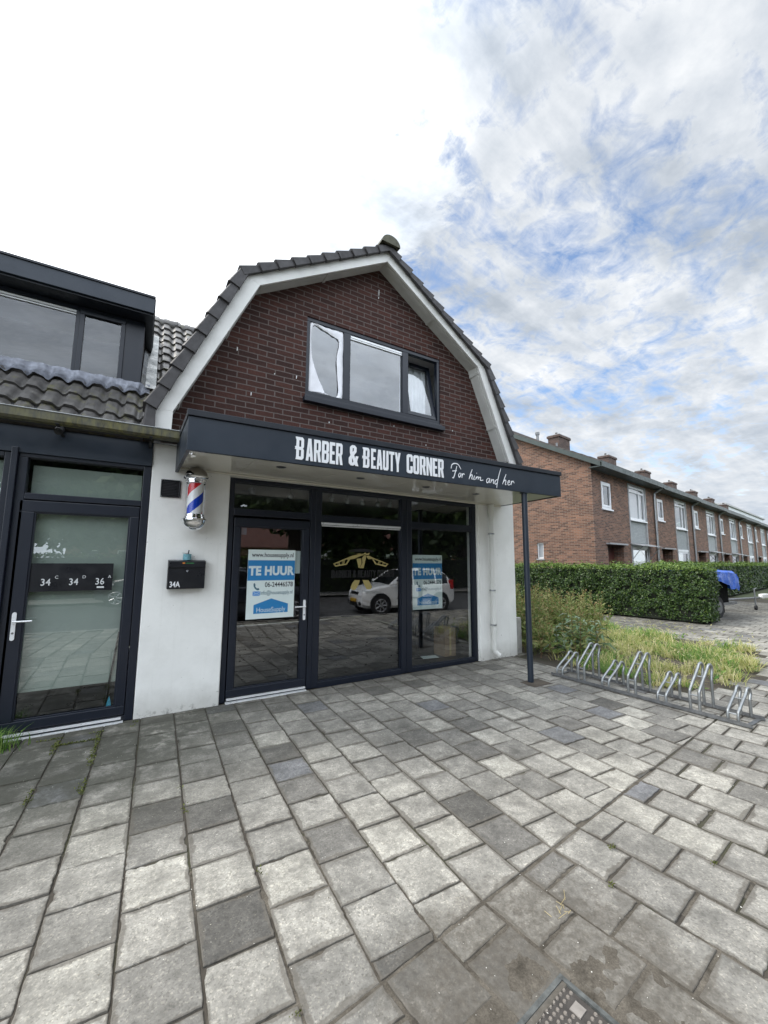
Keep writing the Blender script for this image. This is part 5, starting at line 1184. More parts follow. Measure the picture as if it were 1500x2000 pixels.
# ================================================================ HEDGES, GRASS, WEEDS
def rect_hedge(name, label, P0, ax, L, Wd, H, nl, size, group='clipped hedges beside the brick houses', newtop=.10, wob=.06):
    """P0 corner, ax unit direction of length, width to its left"""
    ax = np.asarray(ax); nr = np.array([-ax[1], ax[0]])
    t = thing(name, label, 'hedge', (P0[0], P0[1], 0), group=group)
    A = dict(top=L * Wd * 1.3, a=L * H, b=L * H * .5, e=Wd * H, f=Wd * H); tot = sum(A.values()); Cs, Ns = [], []
    for kf, ar in A.items():
        n = int(nl * ar / tot); u = rng.uniform(0, 1, n); v = rng.uniform(0, 1, n)
        if kf == 'top': l, w, h, N = u * L, v * Wd, np.full(n, H), np.tile([0, 0, 1.0], (n, 1))
        elif kf == 'a': l, w, h, N = u * L, np.zeros(n), .06 + v * (H - .06), np.tile([-nr[0], -nr[1], .25], (n, 1))
        elif kf == 'b': l, w, h, N = u * L, np.full(n, Wd), .06 + v * (H - .06), np.tile([nr[0], nr[1], .25], (n, 1))
        elif kf == 'e': l, w, h, N = np.zeros(n), u * Wd, .06 + v * (H - .06), np.tile([-ax[0], -ax[1], .25], (n, 1))
        else: l, w, h, N = np.full(n, L), u * Wd, .06 + v * (H - .06), np.tile([ax[0], ax[1], .25], (n, 1))
        Cs.append(np.stack([l, w, h], 1)); Ns.append(N)
    C = np.concatenate(Cs); N = np.concatenate(Ns)
    # undulating clipped surface; rounded upper edges, undercut foot
    k = np.array([mn.fractal(Vector((c[0] * 1.7, c[1] * 1.7 + 3, c[2] * 1.7)), 1.0, 2.0, 3) for c in C])
    off = k * wob + rng.normal(0, .022, len(C)) - np.abs(rng.normal(0, .03, len(C)))
    C = C + np.stack([N @ np.array([*ax, 0]), N @ np.array([*nr, 0]), N[:, 2]], 1) * off[:, None]
    ctr = np.array([L / 2, Wd / 2, H * .5]); edge = np.clip((C[:, 2] - (H - .12)) / .12, 0, 1)
    C[:, 1] = Wd / 2 + (C[:, 1] - Wd / 2) * (1 - .10 * edge ** 2) * (1 - .16 * np.clip((.35 - C[:, 2]) / .35, 0, 1))
    C[:, 0] = L / 2 + (C[:, 0] - L / 2) * (1 - .03 * edge ** 2)
    hol = np.array([mn.fractal(Vector((c[0] * 5.3 + 9, c[1] * 5.3, c[2] * 5.3)), 1.0, 2.0, 2) for c in C]); keep = (hol > -.34) | (rng.uniform(0, 1, len(C)) < .12)
    C = C - np.stack([N @ np.array([*ax, 0]), N @ np.array([*nr, 0]), N[:, 2]], 1) * (np.clip(-hol, 0, .5) * .10)[:, None]
    C, N = C[keep], N[keep]
    stray = rng.uniform(0, 1, len(C)) < np.where(C[:, 2] > H - .12, .05, .012); C = C + np.stack([N @ np.array([*ax, 0]), N @ np.array([*nr, 0]), N[:, 2] + .4], 1) * (stray * rng.uniform(.02, .10, len(C)))[:, None]
    Wc = np.stack([P0[0] + C[:, 0] * ax[0] + C[:, 1] * nr[0], P0[1] + C[:, 0] * ax[1] + C[:, 1] * nr[1], C[:, 2]], 1)
    new = (rng.uniform(0, 1, len(C)) < np.where(C[:, 2] > H - .10, newtop * 6, newtop * .35))
    npquads(leaves(Wc[~new], N[~new], size, .55), 'foliage', 'hedge_leaf', t); npquads(leaves(Wc[new] + [0, 0, .015], N[new], size * .9, .6), 'new_shoots', 'hedge_new', t)
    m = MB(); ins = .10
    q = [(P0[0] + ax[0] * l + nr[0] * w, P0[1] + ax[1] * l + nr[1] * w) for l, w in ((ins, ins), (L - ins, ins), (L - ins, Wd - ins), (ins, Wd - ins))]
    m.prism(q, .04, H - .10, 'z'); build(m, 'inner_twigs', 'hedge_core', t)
    # stems at the foot
    return t
hd = R(-81.6 + 180 + 0)    # this hedge runs square to the row of houses
hx = -np.array([-math.sin(TA), math.cos(TA)])
rect_hedge('clipped_hedge', 'tall dark clipped hedge running back to the brick gable, square end near the driveway', np.array([12.62, 4.70]) - hx * 7.4, hx, 7.4, 1.05, 1.47, 76000, .030, wob=.085)
rect_hedge('clipped_hedge', 'long hedge behind the trailer in front of the brick houses', (15.2, 6.75), TE, 24, 1.0, 1.52, 42000, .05, newtop=.16, wob=.12)

def ground_z(x, y): return .02 + .03 * mn.noise(Vector((x * 1.3, y * 1.3, 0)))
gp_ = MB(); n = 40; gx = np.linspace(5.7, 10.7, n); gyv = np.linspace(2.2, 8.6, n)
def edge_d(x, y):
    p = np.array([x, y]); dm = 9
    for i in range(len(GRASS)):
        a, b = np.array(GRASS[i]), np.array(GRASS[(i + 1) % len(GRASS)]); t = np.clip((p - a) @ (b - a) / ((b - a) @ (b - a)), 0, 1); dm = min(dm, np.linalg.norm(p - a - (b - a) * t))
    return dm if inpoly((x, y), GRASS) else -dm
gp_.add([(x, y, min(ground_z(x, y), -.022 + .16 * edge_d(x, y))) for y in gyv for x in gx], [(j * n + i, j * n + i + 1, (j + 1) * n + i + 1, (j + 1) * n + i) for j in range(n - 1) for i in range(n - 1) if inpoly(((gx[i] + gx[i + 1]) / 2, (gyv[j] + gyv[j + 1]) / 2), GRASS)])
struct(build(gp_, 'planting_bed', 'soil', smooth=True))
def scatter(nn, fn):
    o = []
    while len(o) < nn:
        x, y = random.uniform(5.6, 10.6), random.uniform(2.2, 8.4)
        if inpoly((x, y), GRASS) and random.random() < fn(x, y): o.append((x, y))
    return np.array(o)
def dens(x, y): return max(.02, min(1, .55 + mn.noise(Vector((x * 1.3, y * 1.3, 5))) * 1.5)) * (1 if y < 5.2 else .25) * max(.12, min(1, (x - 6.0) * .9 + (3.9 - y) * .5))
def clumps(n, fn, hmean, per, spread, lean, w, curl):
    Q = scatter(n, fn); out = []
    for x, y in Q:
        k = int(per * random.uniform(.4, 1.5)); a = rng.uniform(0, 2 * PI, k); r = np.abs(rng.normal(0, spread, k)); X, Y = x + r * np.cos(a), y + r * np.sin(a)
        h0 = hmean * random.uniform(.45, 1.5); wind = random.gauss(.6, .5); ln = lean * random.uniform(.5, 1.5)
        hh = h0 * rng.uniform(.5, 1.15, k); az = np.where(rng.uniform(0, 1, k) < .55, a, wind + rng.normal(0, .5, k))
        out.append(blades(X, Y, np.full(k, ground_z(x, y)), hh, ln, w, curl, az))
    return np.concatenate(out)
gm = lambda x, y, o: mn.noise(Vector((x * 1.15 + o, y * 1.15, o * 2.3)))
bare = lambda x, y: 1 if gm(x, y, 7) > -.14 else .03
o = npquads(clumps(480, lambda x, y: dens(x, y) * bare(x, y), .165, 22, .055, 1.15, .0042, .85), 'dry_grass', 'dry_grass', npoly=5); tag(o, 'clumps of long yellowing grass flopping over beside the bicycle rack', 'grass', kind='stuff')
o = npquads(clumps(680, lambda x, y: max(0, .3 + gm(x, y, 4) * 1.4 + (x - 8) * .10) * bare(x, y), .165, 24, .06, .9, .0042, .6), 'green_grass', 'green_grass', npoly=5); tag(o, 'green grass clumps growing between the long dry grass', 'grass', kind='stuff')
o = npquads(clumps(70, lambda x, y: 1 if y < 3.4 + .1 * (x - 6) or (x < 7.2 and y < 4.2) else 0, .14, 16, .08, 1.6, .004, 1.0), 'straw_grass', 'dry_grass', npoly=5); tag(o, 'flattened straw at the front edge of the grass', 'grass', kind='stuff')
# low broad-leaved weeds between the clumps
V = []
for x, y in scatter(150, lambda x, y: 1 if gm(x, y, 11) > 0 else .1):
    for i in range(9):
        a = random.uniform(0, 6.28); l = random.uniform(.04, .10); d = np.array([math.cos(a), math.sin(a), random.uniform(.1, .7)]); d /= np.linalg.norm(d); sd_ = np.array([-math.sin(a), math.cos(a), 0]); c = np.array([x, y, ground_z(x, y) + random.uniform(0, .08)])
        V.append([c, c + d * l * .55 + sd_ * l * .26, c + d * l, c + d * l * .55 - sd_ * l * .26])
o = npquads(V, 'low_weeds', 'green_grass'); tag(o, 'low leafy weeds in the grass beside the bicycle rack', 'weeds', kind='stuff')
# seed heads
P = scatter(500, dens); V = []
for x, y in P:
    a = random.uniform(0, 6.28); z = random.uniform(.2, .38); c = np.array([x + math.cos(a) * .10, y + math.sin(a) * .10, z]); d = np.array([math.cos(a) * .6, math.sin(a) * .6, .3]); d /= np.linalg.norm(d); s = np.cross(d, [random.gauss(0, 1), random.gauss(0, 1), random.gauss(0, 1)]); s /= np.linalg.norm(s)
    V.append([c - d * .03, c + s * .007, c + d * .04, c - s * .007])
o = npquads(V, 'grass_seed_heads', 'dry_grass'); tag(o, 'pale seed heads of the long grass', 'grass', kind='stuff')
# tall weeds: dock and mugwort stems with narrow leaves and rusty flower spikes
V, VL, TB = [], [], MB()
def weedh(x, y): return 1.0
cnt = 0
while cnt < 430:
    x, y = random.uniform(5.85, 9.6), random.uniform(3.75, 7.6)
    if not inpoly((x, y), GRASS): continue
    k = (x - 7.4) / 1.9
    if y < 3.75 + .50 * max(0, x - 6.1) + random.uniform(0, .5) or random.random() < abs(k) * .3 or mn.noise(Vector((x * 1.9, y * 1.9, 4))) < -.18: continue
    cnt += 1
    h = random.uniform(.5, 1.16) * (1 - .24 * max(0, k)) * (.45 + .55 * min(1, max(0, (y - 3.7) / 1.5))); az = random.uniform(0, 6.28); ln = random.uniform(.02, .16)
    tip = np.array([x + math.cos(az) * ln, y + math.sin(az) * ln, h]); b = np.array([x, y, 0.0]); mid = b * .5 + tip * .5 + np.array([math.cos(az), math.sin(az), 0]) * -.02
    TB.tube([tuple(b), tuple(mid), tuple(tip)], [.006, .005, .002], 4, False)
    for _ in range(26):
        t = random.uniform(.08, 1) ** .8; c = b + (tip - b) * t; a = random.uniform(0, 6.28); l = random.uniform(.09, .20) * (1.15 - .72 * t)
        d = np.array([math.cos(a), math.sin(a), random.uniform(.1, .9)]); d /= np.linalg.norm(d); s = np.cross(d, [random.gauss(0, 1), random.gauss(0, 1), random.gauss(0, 1)]); s /= np.linalg.norm(s)
        V.append([c, c + d * l * .5 + s * l * .17, c + d * l, c + d * l * .5 - s * l * .17])
    for _ in range(13):
        t = random.uniform(.66, 1.04); c = b + (tip - b) * t + np.array([random.gauss(0, .016), random.gauss(0, .016), 0]); d = np.array([random.gauss(0, .5), random.gauss(0, .5), 1]); d /= np.linalg.norm(d); s = np.cross(d, [1, .3, 0]); l = random.uniform(.02, .045)
        VL.append([c, c + d * l * .5 + s * l * .22, c + d * l, c + d * l * .5 - s * l * .22])
M['weed_spike'] = foliage('weed_spike', [(0, (.18, .17, .06)), (.45, (.32, .27, .11)), (.8, (.40, .25, .12)), (1, (.42, .32, .17))], .25)
M['weed_green'] = foliage('weed_green', [(0, (.10, .16, .04)), (.5, (.21, .27, .08)), (.85, (.32, .34, .13)), (1, (.40, .34, .17))], .4)
tw_ = thing('tall_weeds', 'thick stand of tall rusty-tipped weeds between white wall and hedge', 'weeds', (7.4, 5.8, 0), kind='stuff')
build(TB, 'stems', 'weed', tw_, recalc=False); npquads(V, 'leaves', 'weed_green', tw_); npquads(VL, 'flower_spikes', 'weed_spike', tw_)
# broad-leaved thistles at the front of the weeds
def thistle(x, y, h, n, label):
    t = thing('thistle', label, 'thistle', (x, y, 0), group='grey-green thistles in front of the tall weeds')
    build(MB().tube([(x, y, 0), (x + .01, y, h * .5), (x, y + .02, h)], [.012, .009, .004], 6), 'stem', 'weed', t)
    m = MB()
    for i in range(n):
        z = h * (.12 + .85 * i / n); a = i * 2.4 + random.uniform(-.3, .3); l = .36 * (1.15 - .75 * i / n) * random.uniform(.8, 1.15); d = np.array([math.cos(a), math.sin(a), 0]); s = np.array([-d[1], d[0], 0]); K = 7; vs = []
        for k in range(K):
            u = k / (K - 1); wd = l * .17 * math.sin(PI * min(1, .12 + u * .9)) * (1 + .35 * ((k % 2) * 2 - 1)); zz = z + l * (.55 * u - .75 * u * u)
            c = np.array([x, y, 0]) + d * l * u
            vs += [(*(c + s * wd)[:2], zz + wd * .35), (*c[:2], zz), (*(c - s * wd)[:2], zz + wd * .35)]
        m.add(vs, [(k * 3 + j, k * 3 + j + 1, k * 3 + j + 4, k * 3 + j + 3) for k in range(K - 1) for j in range(2)])
    build(m, 'leaves', 'weed_leaf', t, recalc=False)
thistle(6.62, 4.40, .70, 18, 'tallest broad-leaved grey-green thistle in front of the weeds'); thistle(7.05, 4.35, .60, 16, 'right-hand thistle, nearest to the grass'); thistle(6.22, 4.55, .52, 14, 'small thistle close to the concrete block'); thistle(6.85, 4.75, .68, 15, 'thistle half hidden in the weeds behind the others')
# weeds and moss in the paving joints, tuft by the left door
V = []
def moss_line(x0, y0, x1, y1, n, w=.012, h=.014):
    for _ in range(n):
        t = random.random(); c = np.array([x0 + (x1 - x0) * t + random.gauss(0, w), y0 + (y1 - y0) * t + random.gauss(0, w * .6), random.uniform(0, .008)])
        if mn.noise(Vector((c[0] * 3, c[1] * 3, 1))) < -.12: continue
        a = random.uniform(0, 6.28); d = np.array([math.cos(a), math.sin(a), random.uniform(.3, 1.5)]); d /= np.linalg.norm(d); s = np.cross(d, [random.gauss(0, 1), random.gauss(0, 1), .3]); s /= np.linalg.norm(s); l = h * random.uniform(.5, 1.4)
        V.append([c, c + d * l * .5 + s * l * .25, c + d * l, c + d * l * .5 - s * l * .25])
moss_line(-.53, 3.6, -.50, 4.7, 420); moss_line(-.24, 3.55, -.205, 4.75, 520); moss_line(-.53, 4.58, -.2, 4.57, 260); moss_line(-.8, 4.76, .05, 4.74, 420); moss_line(-.2, 4.86, .1, 4.85, 160); moss_line(.355, 3.0, .36, 3.35, 60); moss_line(.63, 2.1, .64, 2.4, 50)
for (x, y, n) in ((2.39, 1.45, 45), (2.12, 1.30, 20), (.595, 1.55, 25), (2.74, 1.10, 25), (1.13, 1.06, 30)): moss_line(x - .02, y - .01, x + .02, y + .012, n, .010, .011)
o = npquads(V, 'joint_moss', 'moss'); tag(o, 'green moss and seedlings along the joints of the paving', 'moss', kind='stuff')
nn = 620; a = rng.uniform(0, 6.28, nn); r = np.abs(rng.normal(0, .09, nn)); X = -.98 + r * np.cos(a) * 1.3; Y = 4.74 + r * np.sin(a) * .7
o = npquads(blades(X, Y, np.zeros(nn), np.full(nn, .15), .8, .003), 'grass_tuft', 'green_grass', npoly=5); tag(o, 'bright green grass tuft at the foot of the left door', 'grass tuft')
# stray straw and grit on the slabs
m = MB()
for _ in range(10):
    x, y = 1.78 + random.gauss(0, .035), 1.33 + random.gauss(0, .02); a = random.uniform(0, 6.28); l = random.uniform(.02, .07); m.tube([(x, y, .006 + random.random() * .006), (x + l * math.cos(a), y + l * math.sin(a), .006 + random.random() * .008)], .0011, 4)
tag(build(m, 'straw_wisp', 'straw'), 'wisp of dry straw lying on the slabs above the utility cover', 'straw')
V = []
for _ in range(2600):
    x, y = random.uniform(-1.5, 4.5), random.uniform(.4, 4.8); s = random.uniform(.0012, .0035) * (1.5 if random.random() < .08 else 1); c = np.array([x, y, .003 + random.random() * .002]); a = random.uniform(0, 6.28); u = np.array([math.cos(a), math.sin(a), random.uniform(-.3, .3)]) * s; w = np.array([-math.sin(a), math.cos(a), random.uniform(-.3, .3)]) * s * random.uniform(.4, .9)
    V.append([c - u, c - w, c + u, c + w])
M['petal'] = foliage('fallen_petals', [(0, (.10, .09, .07)), (.4, (.3, .27, .2)), (.6, (.62, .6, .54)), (1, (.75, .73, .66))], .1)
o = npquads(V, 'fallen_petals', 'petal'); tag(o, 'small pale petals and grit strewn over the slabs', 'litter', kind='stuff')

# ================================================================ TRAILER
tl_ = thing('covered_trailer', 'dark box trailer under a blue tarpaulin with its drawbar towards the right', 'trailer', (15.3, 5.7, 0))
build(MB().box(13.0, 15.35, 5.22, 6.30, .40, 1.2).box(13.1, 15.3, 5.32, 6.2, .10, .40), 'box_body_and_shade_skirt', pbr('tarp_shade_black', (.003, .003, .003), .95, .2, 5, spec=.1), tl_, bev=.01)  # near-black colour and low skirt paint in the shade under the tarpaulin
m = MB(); nx_, ny_ = 48, 26; vs = []
x0, x1, ya, yb, zt = 12.9, 15.75, 5.08, 6.42, 1.38
for j in range(ny_ + 1):
    for i in range(nx_ + 1):
        u, v = i / nx_, j / ny_; x = x0 + (x1 - x0) * u
        s = v * 2 - 1; y = (ya + yb) / 2 + (yb - ya) / 2 * max(-1, min(1, s * 1.75))
        drop = max(0, abs(s) - .571) / .429
        k = mn.fractal(Vector((x * 2.1, v * 7, 1.0)), .9, 2.1, 4)
        z = zt - .02 * (1 - math.cos(s * 3)) - drop * (.34 + .14 * math.sin(u * 9 + .6) * .6 + .10 * (u > .75)) + k * .018
        if drop > 0: y += math.copysign(.02 + .04 * abs(k), s) 
        e = max(0, (u - .90) / .10); z -= e * .17; x -= e * e * .05 * (1 if drop else .3)
        vs.append((x + k * .01, y, z))
m.add(vs, [(j * (nx_ + 1) + i, j * (nx_ + 1) + i + 1, (j + 1) * (nx_ + 1) + i + 1, (j + 1) * (nx_ + 1) + i) for j in range(ny_) for i in range(nx_)])
vs = [(15.73 + .03 * math.sin(t * 9) - .05 * (1 - b), 5.08 + 1.34 * t, 1.26 - .42 * b - .06 * math.sin(t * 13)) for b in (0, .5, 1) for t in np.linspace(0, 1, 16)]
m.add(vs, [(b * 16 + i, b * 16 + i + 1, (b + 1) * 16 + i + 1, (b + 1) * 16 + i) for b in range(2) for i in range(15)])
build(m, 'tarpaulin', 'tarp', tl_, smooth=True, recalc=False)
build(MB().tube([(15.6, 5.75, .40), (18.75, 5.45, .40)], .035, 10).box(13.2, 15.9, 5.2, 5.28, .34, .42).box(13.2, 15.9, 6.2, 6.28, .34, .42), 'drawbar', 'galv_dark', tl_)
build(MB().tube([(18.25, 5.47, .12), (18.25, 5.47, .72)], .025, 10).tube([(18.25, 5.47, .72), (18.45, 5.47, .73)], .012, 8), 'jockey_post', 'galv', tl_)
wj = build(MB().disc((18.22, 5.43, .075), (0, 1, 0), .075, .06, 18), 'jockey_wheel', 'rubber', tl_)
build(MB().box(18.7, 19.25, 5.38, 5.52, .36, .52).tube([(18.62, 5.45, .42), (18.72, 5.45, .42)], .05, 12), 'coupling_cover', 'pvc', tl_, bev=.03)
for x in (14.6,):
    for y in (5.19, 6.2): 
        w = build(MB().disc((x, y, .30), (0, 1, 0), .30, .12, 24), 'wheel', 'rubber', tl_); build(MB().disc((x, y - .004, .30), (0, 1, 0), .17, .128, 20), 'rim', 'galv_dark', w)

# ================================================================ TREES
def tree(x, y, h, cr, label, nleaf=9000, leaf=.11, group=None, trunk_r=.22, base=.35, mat='tree_leaf'):
    t = thing('leafy_tree', label, 'tree', (x, y, 0), group=group); tr = MB()
    tr.tube([(x, y, -.1), (x + .05, y, h * .25), (x - .05, y + .05, h * .55), (x, y, h * .85)], [trunk_r * 1.25, trunk_r, trunk_r * .7, trunk_r * .2], 10)
    cl_ = []
    for i in range(11):
        a = i * 2.4; z0_ = h * random.uniform(base, .75); r = cr * random.uniform(.5, .95) * (1.1 - .6 * (z0_ / h - base)); e = (x + r * math.cos(a), y + r * math.sin(a), min(h * .95, z0_ + h * random.uniform(.08, .22)))
        tr.tube([(x, y, z0_), ((x * 1.2 + e[0] * .8) / 2, (y * 1.2 + e[1] * .8) / 2, (z0_ + e[2]) / 2 + .1), e], [trunk_r * .4, trunk_r * .25, trunk_r * .08], 6); cl_.append((*e, cr * random.uniform(.32, .55)))
    cl_ += [(x + random.gauss(0, cr * .3), y + random.gauss(0, cr * .3), h * random.uniform(.7, .95), cr * random.uniform(.35, .5)) for _ in range(6)]
    build(tr, 'trunk', 'bark', t, smooth=True)
    C = []
    per = nleaf // len(cl_)
    for cx, cy, cz, r in cl_:
        d = rng.normal(0, 1, (per, 3)); d /= np.linalg.norm(d, axis=1)[:, None]; rad = r * rng.uniform(.25, 1.08, per) ** .6
        C.append(np.array([cx, cy, cz]) + d * rad[:, None] * np.array([1, 1, .75]))
    C = np.concatenate(C); npquads(leaves(C, np.tile([0, 0, .7], (len(C), 1)), leaf, .8), 'crown', mat, t); return t
tree(79, 28, 10.6, 3.2, 'rounded green tree behind the far end of the brick row', 5000, .28)

# ================================================================ BEHIND THE VIEWER (mirrored in the shop glass)
def car(name, label, p, rz, paint, L=3.74, lower=0.0, wb=(.66, 3.02), group=None, scale=1.0):
    t = thing(name, label, 'car', (p[0], p[1], -.03), rz, group); t.scale = (scale, scale, scale)
    # stations: x, z low, belt, roof, half width
    S = [(0, .32, .60, .61, .55), (.06, .24, .72, .74, .68), (.25, .20, .82, .85, .76), (.6, .19, .90, .94, .81), (.98, .18, .94, 1.0, .83), (1.30, .18, .95, 1.26, .84), (1.62, .18, .955, 1.47, .845), (2.05, .18, .96, 1.545, .845), (2.6, .18, .97, 1.55, .845), (3.1, .18, .98, 1.49, .84), (3.38, .20, .99, 1.36, .82), (3.58, .24, .99, 1.06, .78), (3.70, .30, .86, .90, .72), (3.74, .38, .70, .72, .62)]
    S = [(s[0] * L / 3.74, s[1], s[2] - lower * .4, s[3] - lower if s[3] > 1.1 else s[3] - lower * .4, s[4]) for s in S]
    def ring(s):
        x, zl, zb, zr, w = s; tall = zr > zb + .12
        wr = w * (.80 if tall else .93)
        half = [(w * .82, zl), (w * .97, zl + .10), (w, (zl + zb) / 2), (w * .985, zb - .03), (w * .955, zb), (wr * 1.0, zr - (.07 if tall else .012)), (wr * .80, zr - .008), (0, zr + .012)]
        return [(x, -a, b) for a, b in half] + [(x, a, b) for a, b in half[-2::-1]]
    rings = [ring(s) for s in S]; n = len(rings[0]); V = [p_ for r in rings for p_ in r]; body, win = [], []
    for i in range(len(S) - 1):
        for k in range(n - 1):
            q = (i * n + k, i * n + k + 1, (i + 1) * n + k + 1, (i + 1) * n + k)
            tall = S[i][3] > S[i][2] + .2 and S[i + 1][3] > S[i + 1][2] + .2
            glassy = (k in (4, 9) and tall and i not in ()) or (k in (5, 6, 7, 8) and i in (4, 5)) or (k in (5, 6, 7, 8) and i == 10)
            (win if glassy else body).append(q)
    body += [tuple(range(n)), tuple(range((len(S) - 1) * n + n - 1, (len(S) - 1) * n - 1, -1))] + [((i + 1) * n, (i + 1) * n + n - 1, i * n + n - 1, i * n) for i in range(len(S) - 1)]
    m = MB(); m.add(V, body); build(m, 'body', paint, t, True, smooth=True, angle=35)
    m = MB(); m.add(V, win); build(m, 'window', 'car_glass', t, True, smooth=True)
    # pillars over the side glass
    m = MB()
    for s in (-1, 1):
        for xx in (1.93, 2.85): m.tube([(xx * L / 3.74, s * .825, .95 - lower * .4), (xx * L / 3.74 + .02, s * .70, 1.48 - lower)], .03, 6)
        m.tube([(1.02 * L / 3.74, s * .80, .97 - lower * .4), (1.64 * L / 3.74, s * .68, 1.44 - lower)], .035, 6)
    build(m, 'window_pillar', paint, t, True)
    for xw in wb:
        for s in (-1, 1):
            build(MB().disc((xw * L / 3.74, s * .80, .33), (0, s, 0), .375, .052, 28), 'wheel_arch', 'black', t, True)
            w = build(MB().disc((xw * L / 3.74, s * .66, .30), (0, s, 0), .30, .205, 28), 'wheel', 'rubber', t, True)
            m = MB().disc((xw * L / 3.74, s * .66, .30), (0, s, 0), .055, .222, 14)
            for k in range(7):
                a = k * 2 * PI / 7; m.tube([(xw * L / 3.74 + .04 * math.cos(a), s * .872, .30 + .04 * math.sin(a)), (xw * L / 3.74 + .20 * math.cos(a), s * .870, .30 + .20 * math.sin(a))], [.022, .03], 6)
            rim = [(xw * L / 3.74 + .205 * math.cos(a), s * .866, .30 + .205 * math.sin(a)) for a in np.linspace(0, 2 * PI, 25)]; m.tube(rim, .016, 6, False); build(m, 'rim', 'rim', w, True)
    for s in (-1, 1):
        build(MB().prism([(.07, s * .60), (.16, s * .74), (.62, s * .825), (.55, s * .70), (.20, s * .58)], .715, .80, 'z'), 'headlight', 'lamp_lens', t, True, bev=.01)
        build(MB().box(L - .30, L - .10, s * .76 - .03, s * .76 + .03, .78, 1.12), 'tail_light', 'car_red', t, True, bev=.02)
        build(MB().box(1.10 * L / 3.74, 1.24 * L / 3.74, s * .93 - .08, s * .93 + .06, .98 - lower * .4, 1.11 - lower * .4), 'mirror', paint, t, True, bev=.03)
        build(MB().box(2.25 * L / 3.74, 2.42 * L / 3.74, s * .853 - .012, s * .853 + .012, .80, .825), 'door_handle', 'black', t, True); build(MB().box(1.25 * L / 3.74, 2.95 * L / 3.74, s * .848 - .012, s * .848 + .012, .50, .545), 'rubbing_strip', 'black', t, True)
        build(MB().disc((.03, s * .52, .36), (-1, 0, 0), .065, .035, 16), 'fog_lamp', 'black', t, True)
    build(MB().prism([(-.40, .62), (.40, .62), (.30, .74), (-.30, .74)], .012, .05, 'x'), 'grille', 'black', t, True); build(MB().box(-.035, .02, -.34, .34, .26, .40), 'lower_grille', 'black', t, True); build(MB().box(-.045, -.02, -.26, .26, .40, .51), 'number_plate', 'plate_yellow', t, True)
    return t
cg = 'cars parked at the kerb behind the viewer'
car('parked_car', 'white hatchback parked at the kerb, mirrored in the shop window', (5.88, -1.50), ST, 'car_white', group=cg, scale=.9)
car('parked_car', 'dark saloon parked at the kerb, mirrored in the shop door', (4.55, -1.62), ST + PI, 'car_dark', L=4.3, lower=.10, group=cg)
car('parked_car', 'small dark car across the road by the far hedge', (-1.2, -7.6), ST, 'car_dark', L=4.0, lower=.06)
rect_hedge('clipped_hedge', 'dark hedge on the far side of the road opposite the shop', tuple(RO + SU * -26 + SV * -9.4), SU, 60, 1.1, 1.75, 26000, .085, wob=.12)
for i, (l, d, h, cr, lab, br_) in enumerate(((-10, -9.6, 8.4, 3.8, 'broad tree opposite the left shop unit across the road', .2), (-4.4, -10.4, 8.8, 3.8, 'broad tree opposite the barber pole across the road', .22), (1.2, -8.9, 8.6, 4.2, 'broad tree opposite the shop door across the road', .30), (5.0, -12.5, 8.2, 4.4, 'broad tree behind the hedge opposite the shop door', .14), (7.6, -9.2, 8.8, 4.4, 'broad tree opposite the middle shop window across the road', .2), (12, -10.0, 8.6, 4.6, 'broad tree opposite the right shop window across the road', .15), (17.5, -9.8, 9, 4.8, 'broad tree far along the road opposite the bicycle rack', .15), (24, -11, 9.4, 5.0, 'broad tree farther along the far side of the road', .15), (33, -11, 10, 5.4, 'most distant tree along the far side of the road', .15))):
    p = RO + SU * l + SV * d; tree(p[0], p[1], h, cr, lab, 15000, .24, 'trees across the road', .34, br_)
def far_house(l, d, w, dp, label, wallm):
    p = RO + SU * l + SV * d; t = thing('red_roofed_house', label, 'house', (p[0], p[1], 0), ST, 'red roofed houses across the road'); k = dict(parent=t, local=True)
    build(MB().box(0, w, -dp, 0, 0, 3.0), 'wall', wallm, **k); build(MB().prism([(-dp - .4, 2.85), (.4, 2.85), (.4, 3.0), (-dp / 2, 6.6), (-dp - .4, 3.0)], -.2, w + .2, 'x'), 'roof', 'roof_red', **k)
    for x in (1.2, w * .45, w - 2.6): f = build(MB().frame(x, x + 1.4, 1.0, 2.4, .08, .0, .05), 'window', 'sash_white', **k); build(MB().quad((x + .08, .02, 1.08), (x + 1.32, .02, 1.08), (x + 1.32, .02, 2.32), (x + .08, .02, 2.32)), 'pane', 'car_glass', f, True)
    build(MB().box(w * .33, w * .33 + .95, .0, .05, 0, 2.1), 'door', 'door_red', **k); build(MB().box(w * .7, w * .7 + .7, -dp / 2 - .3, -dp / 2 + .3, 5.8, 7.4), 'chimney', 'brick_row', **k)
far_house(-14, -34, 9, 8, 'red roofed brick house opposite the left shop unit', 'brick_row'); far_house(-2, -34, 9, 8, 'red roofed brick house opposite the shop door', 'brick_row'); far_house(11, -34, 10, 8, 'red roofed white house opposite the shop window', 'bldg_white'); far_house(25, -34, 10, 8, 'red roofed brick house farthest along the far side', 'brick_row')

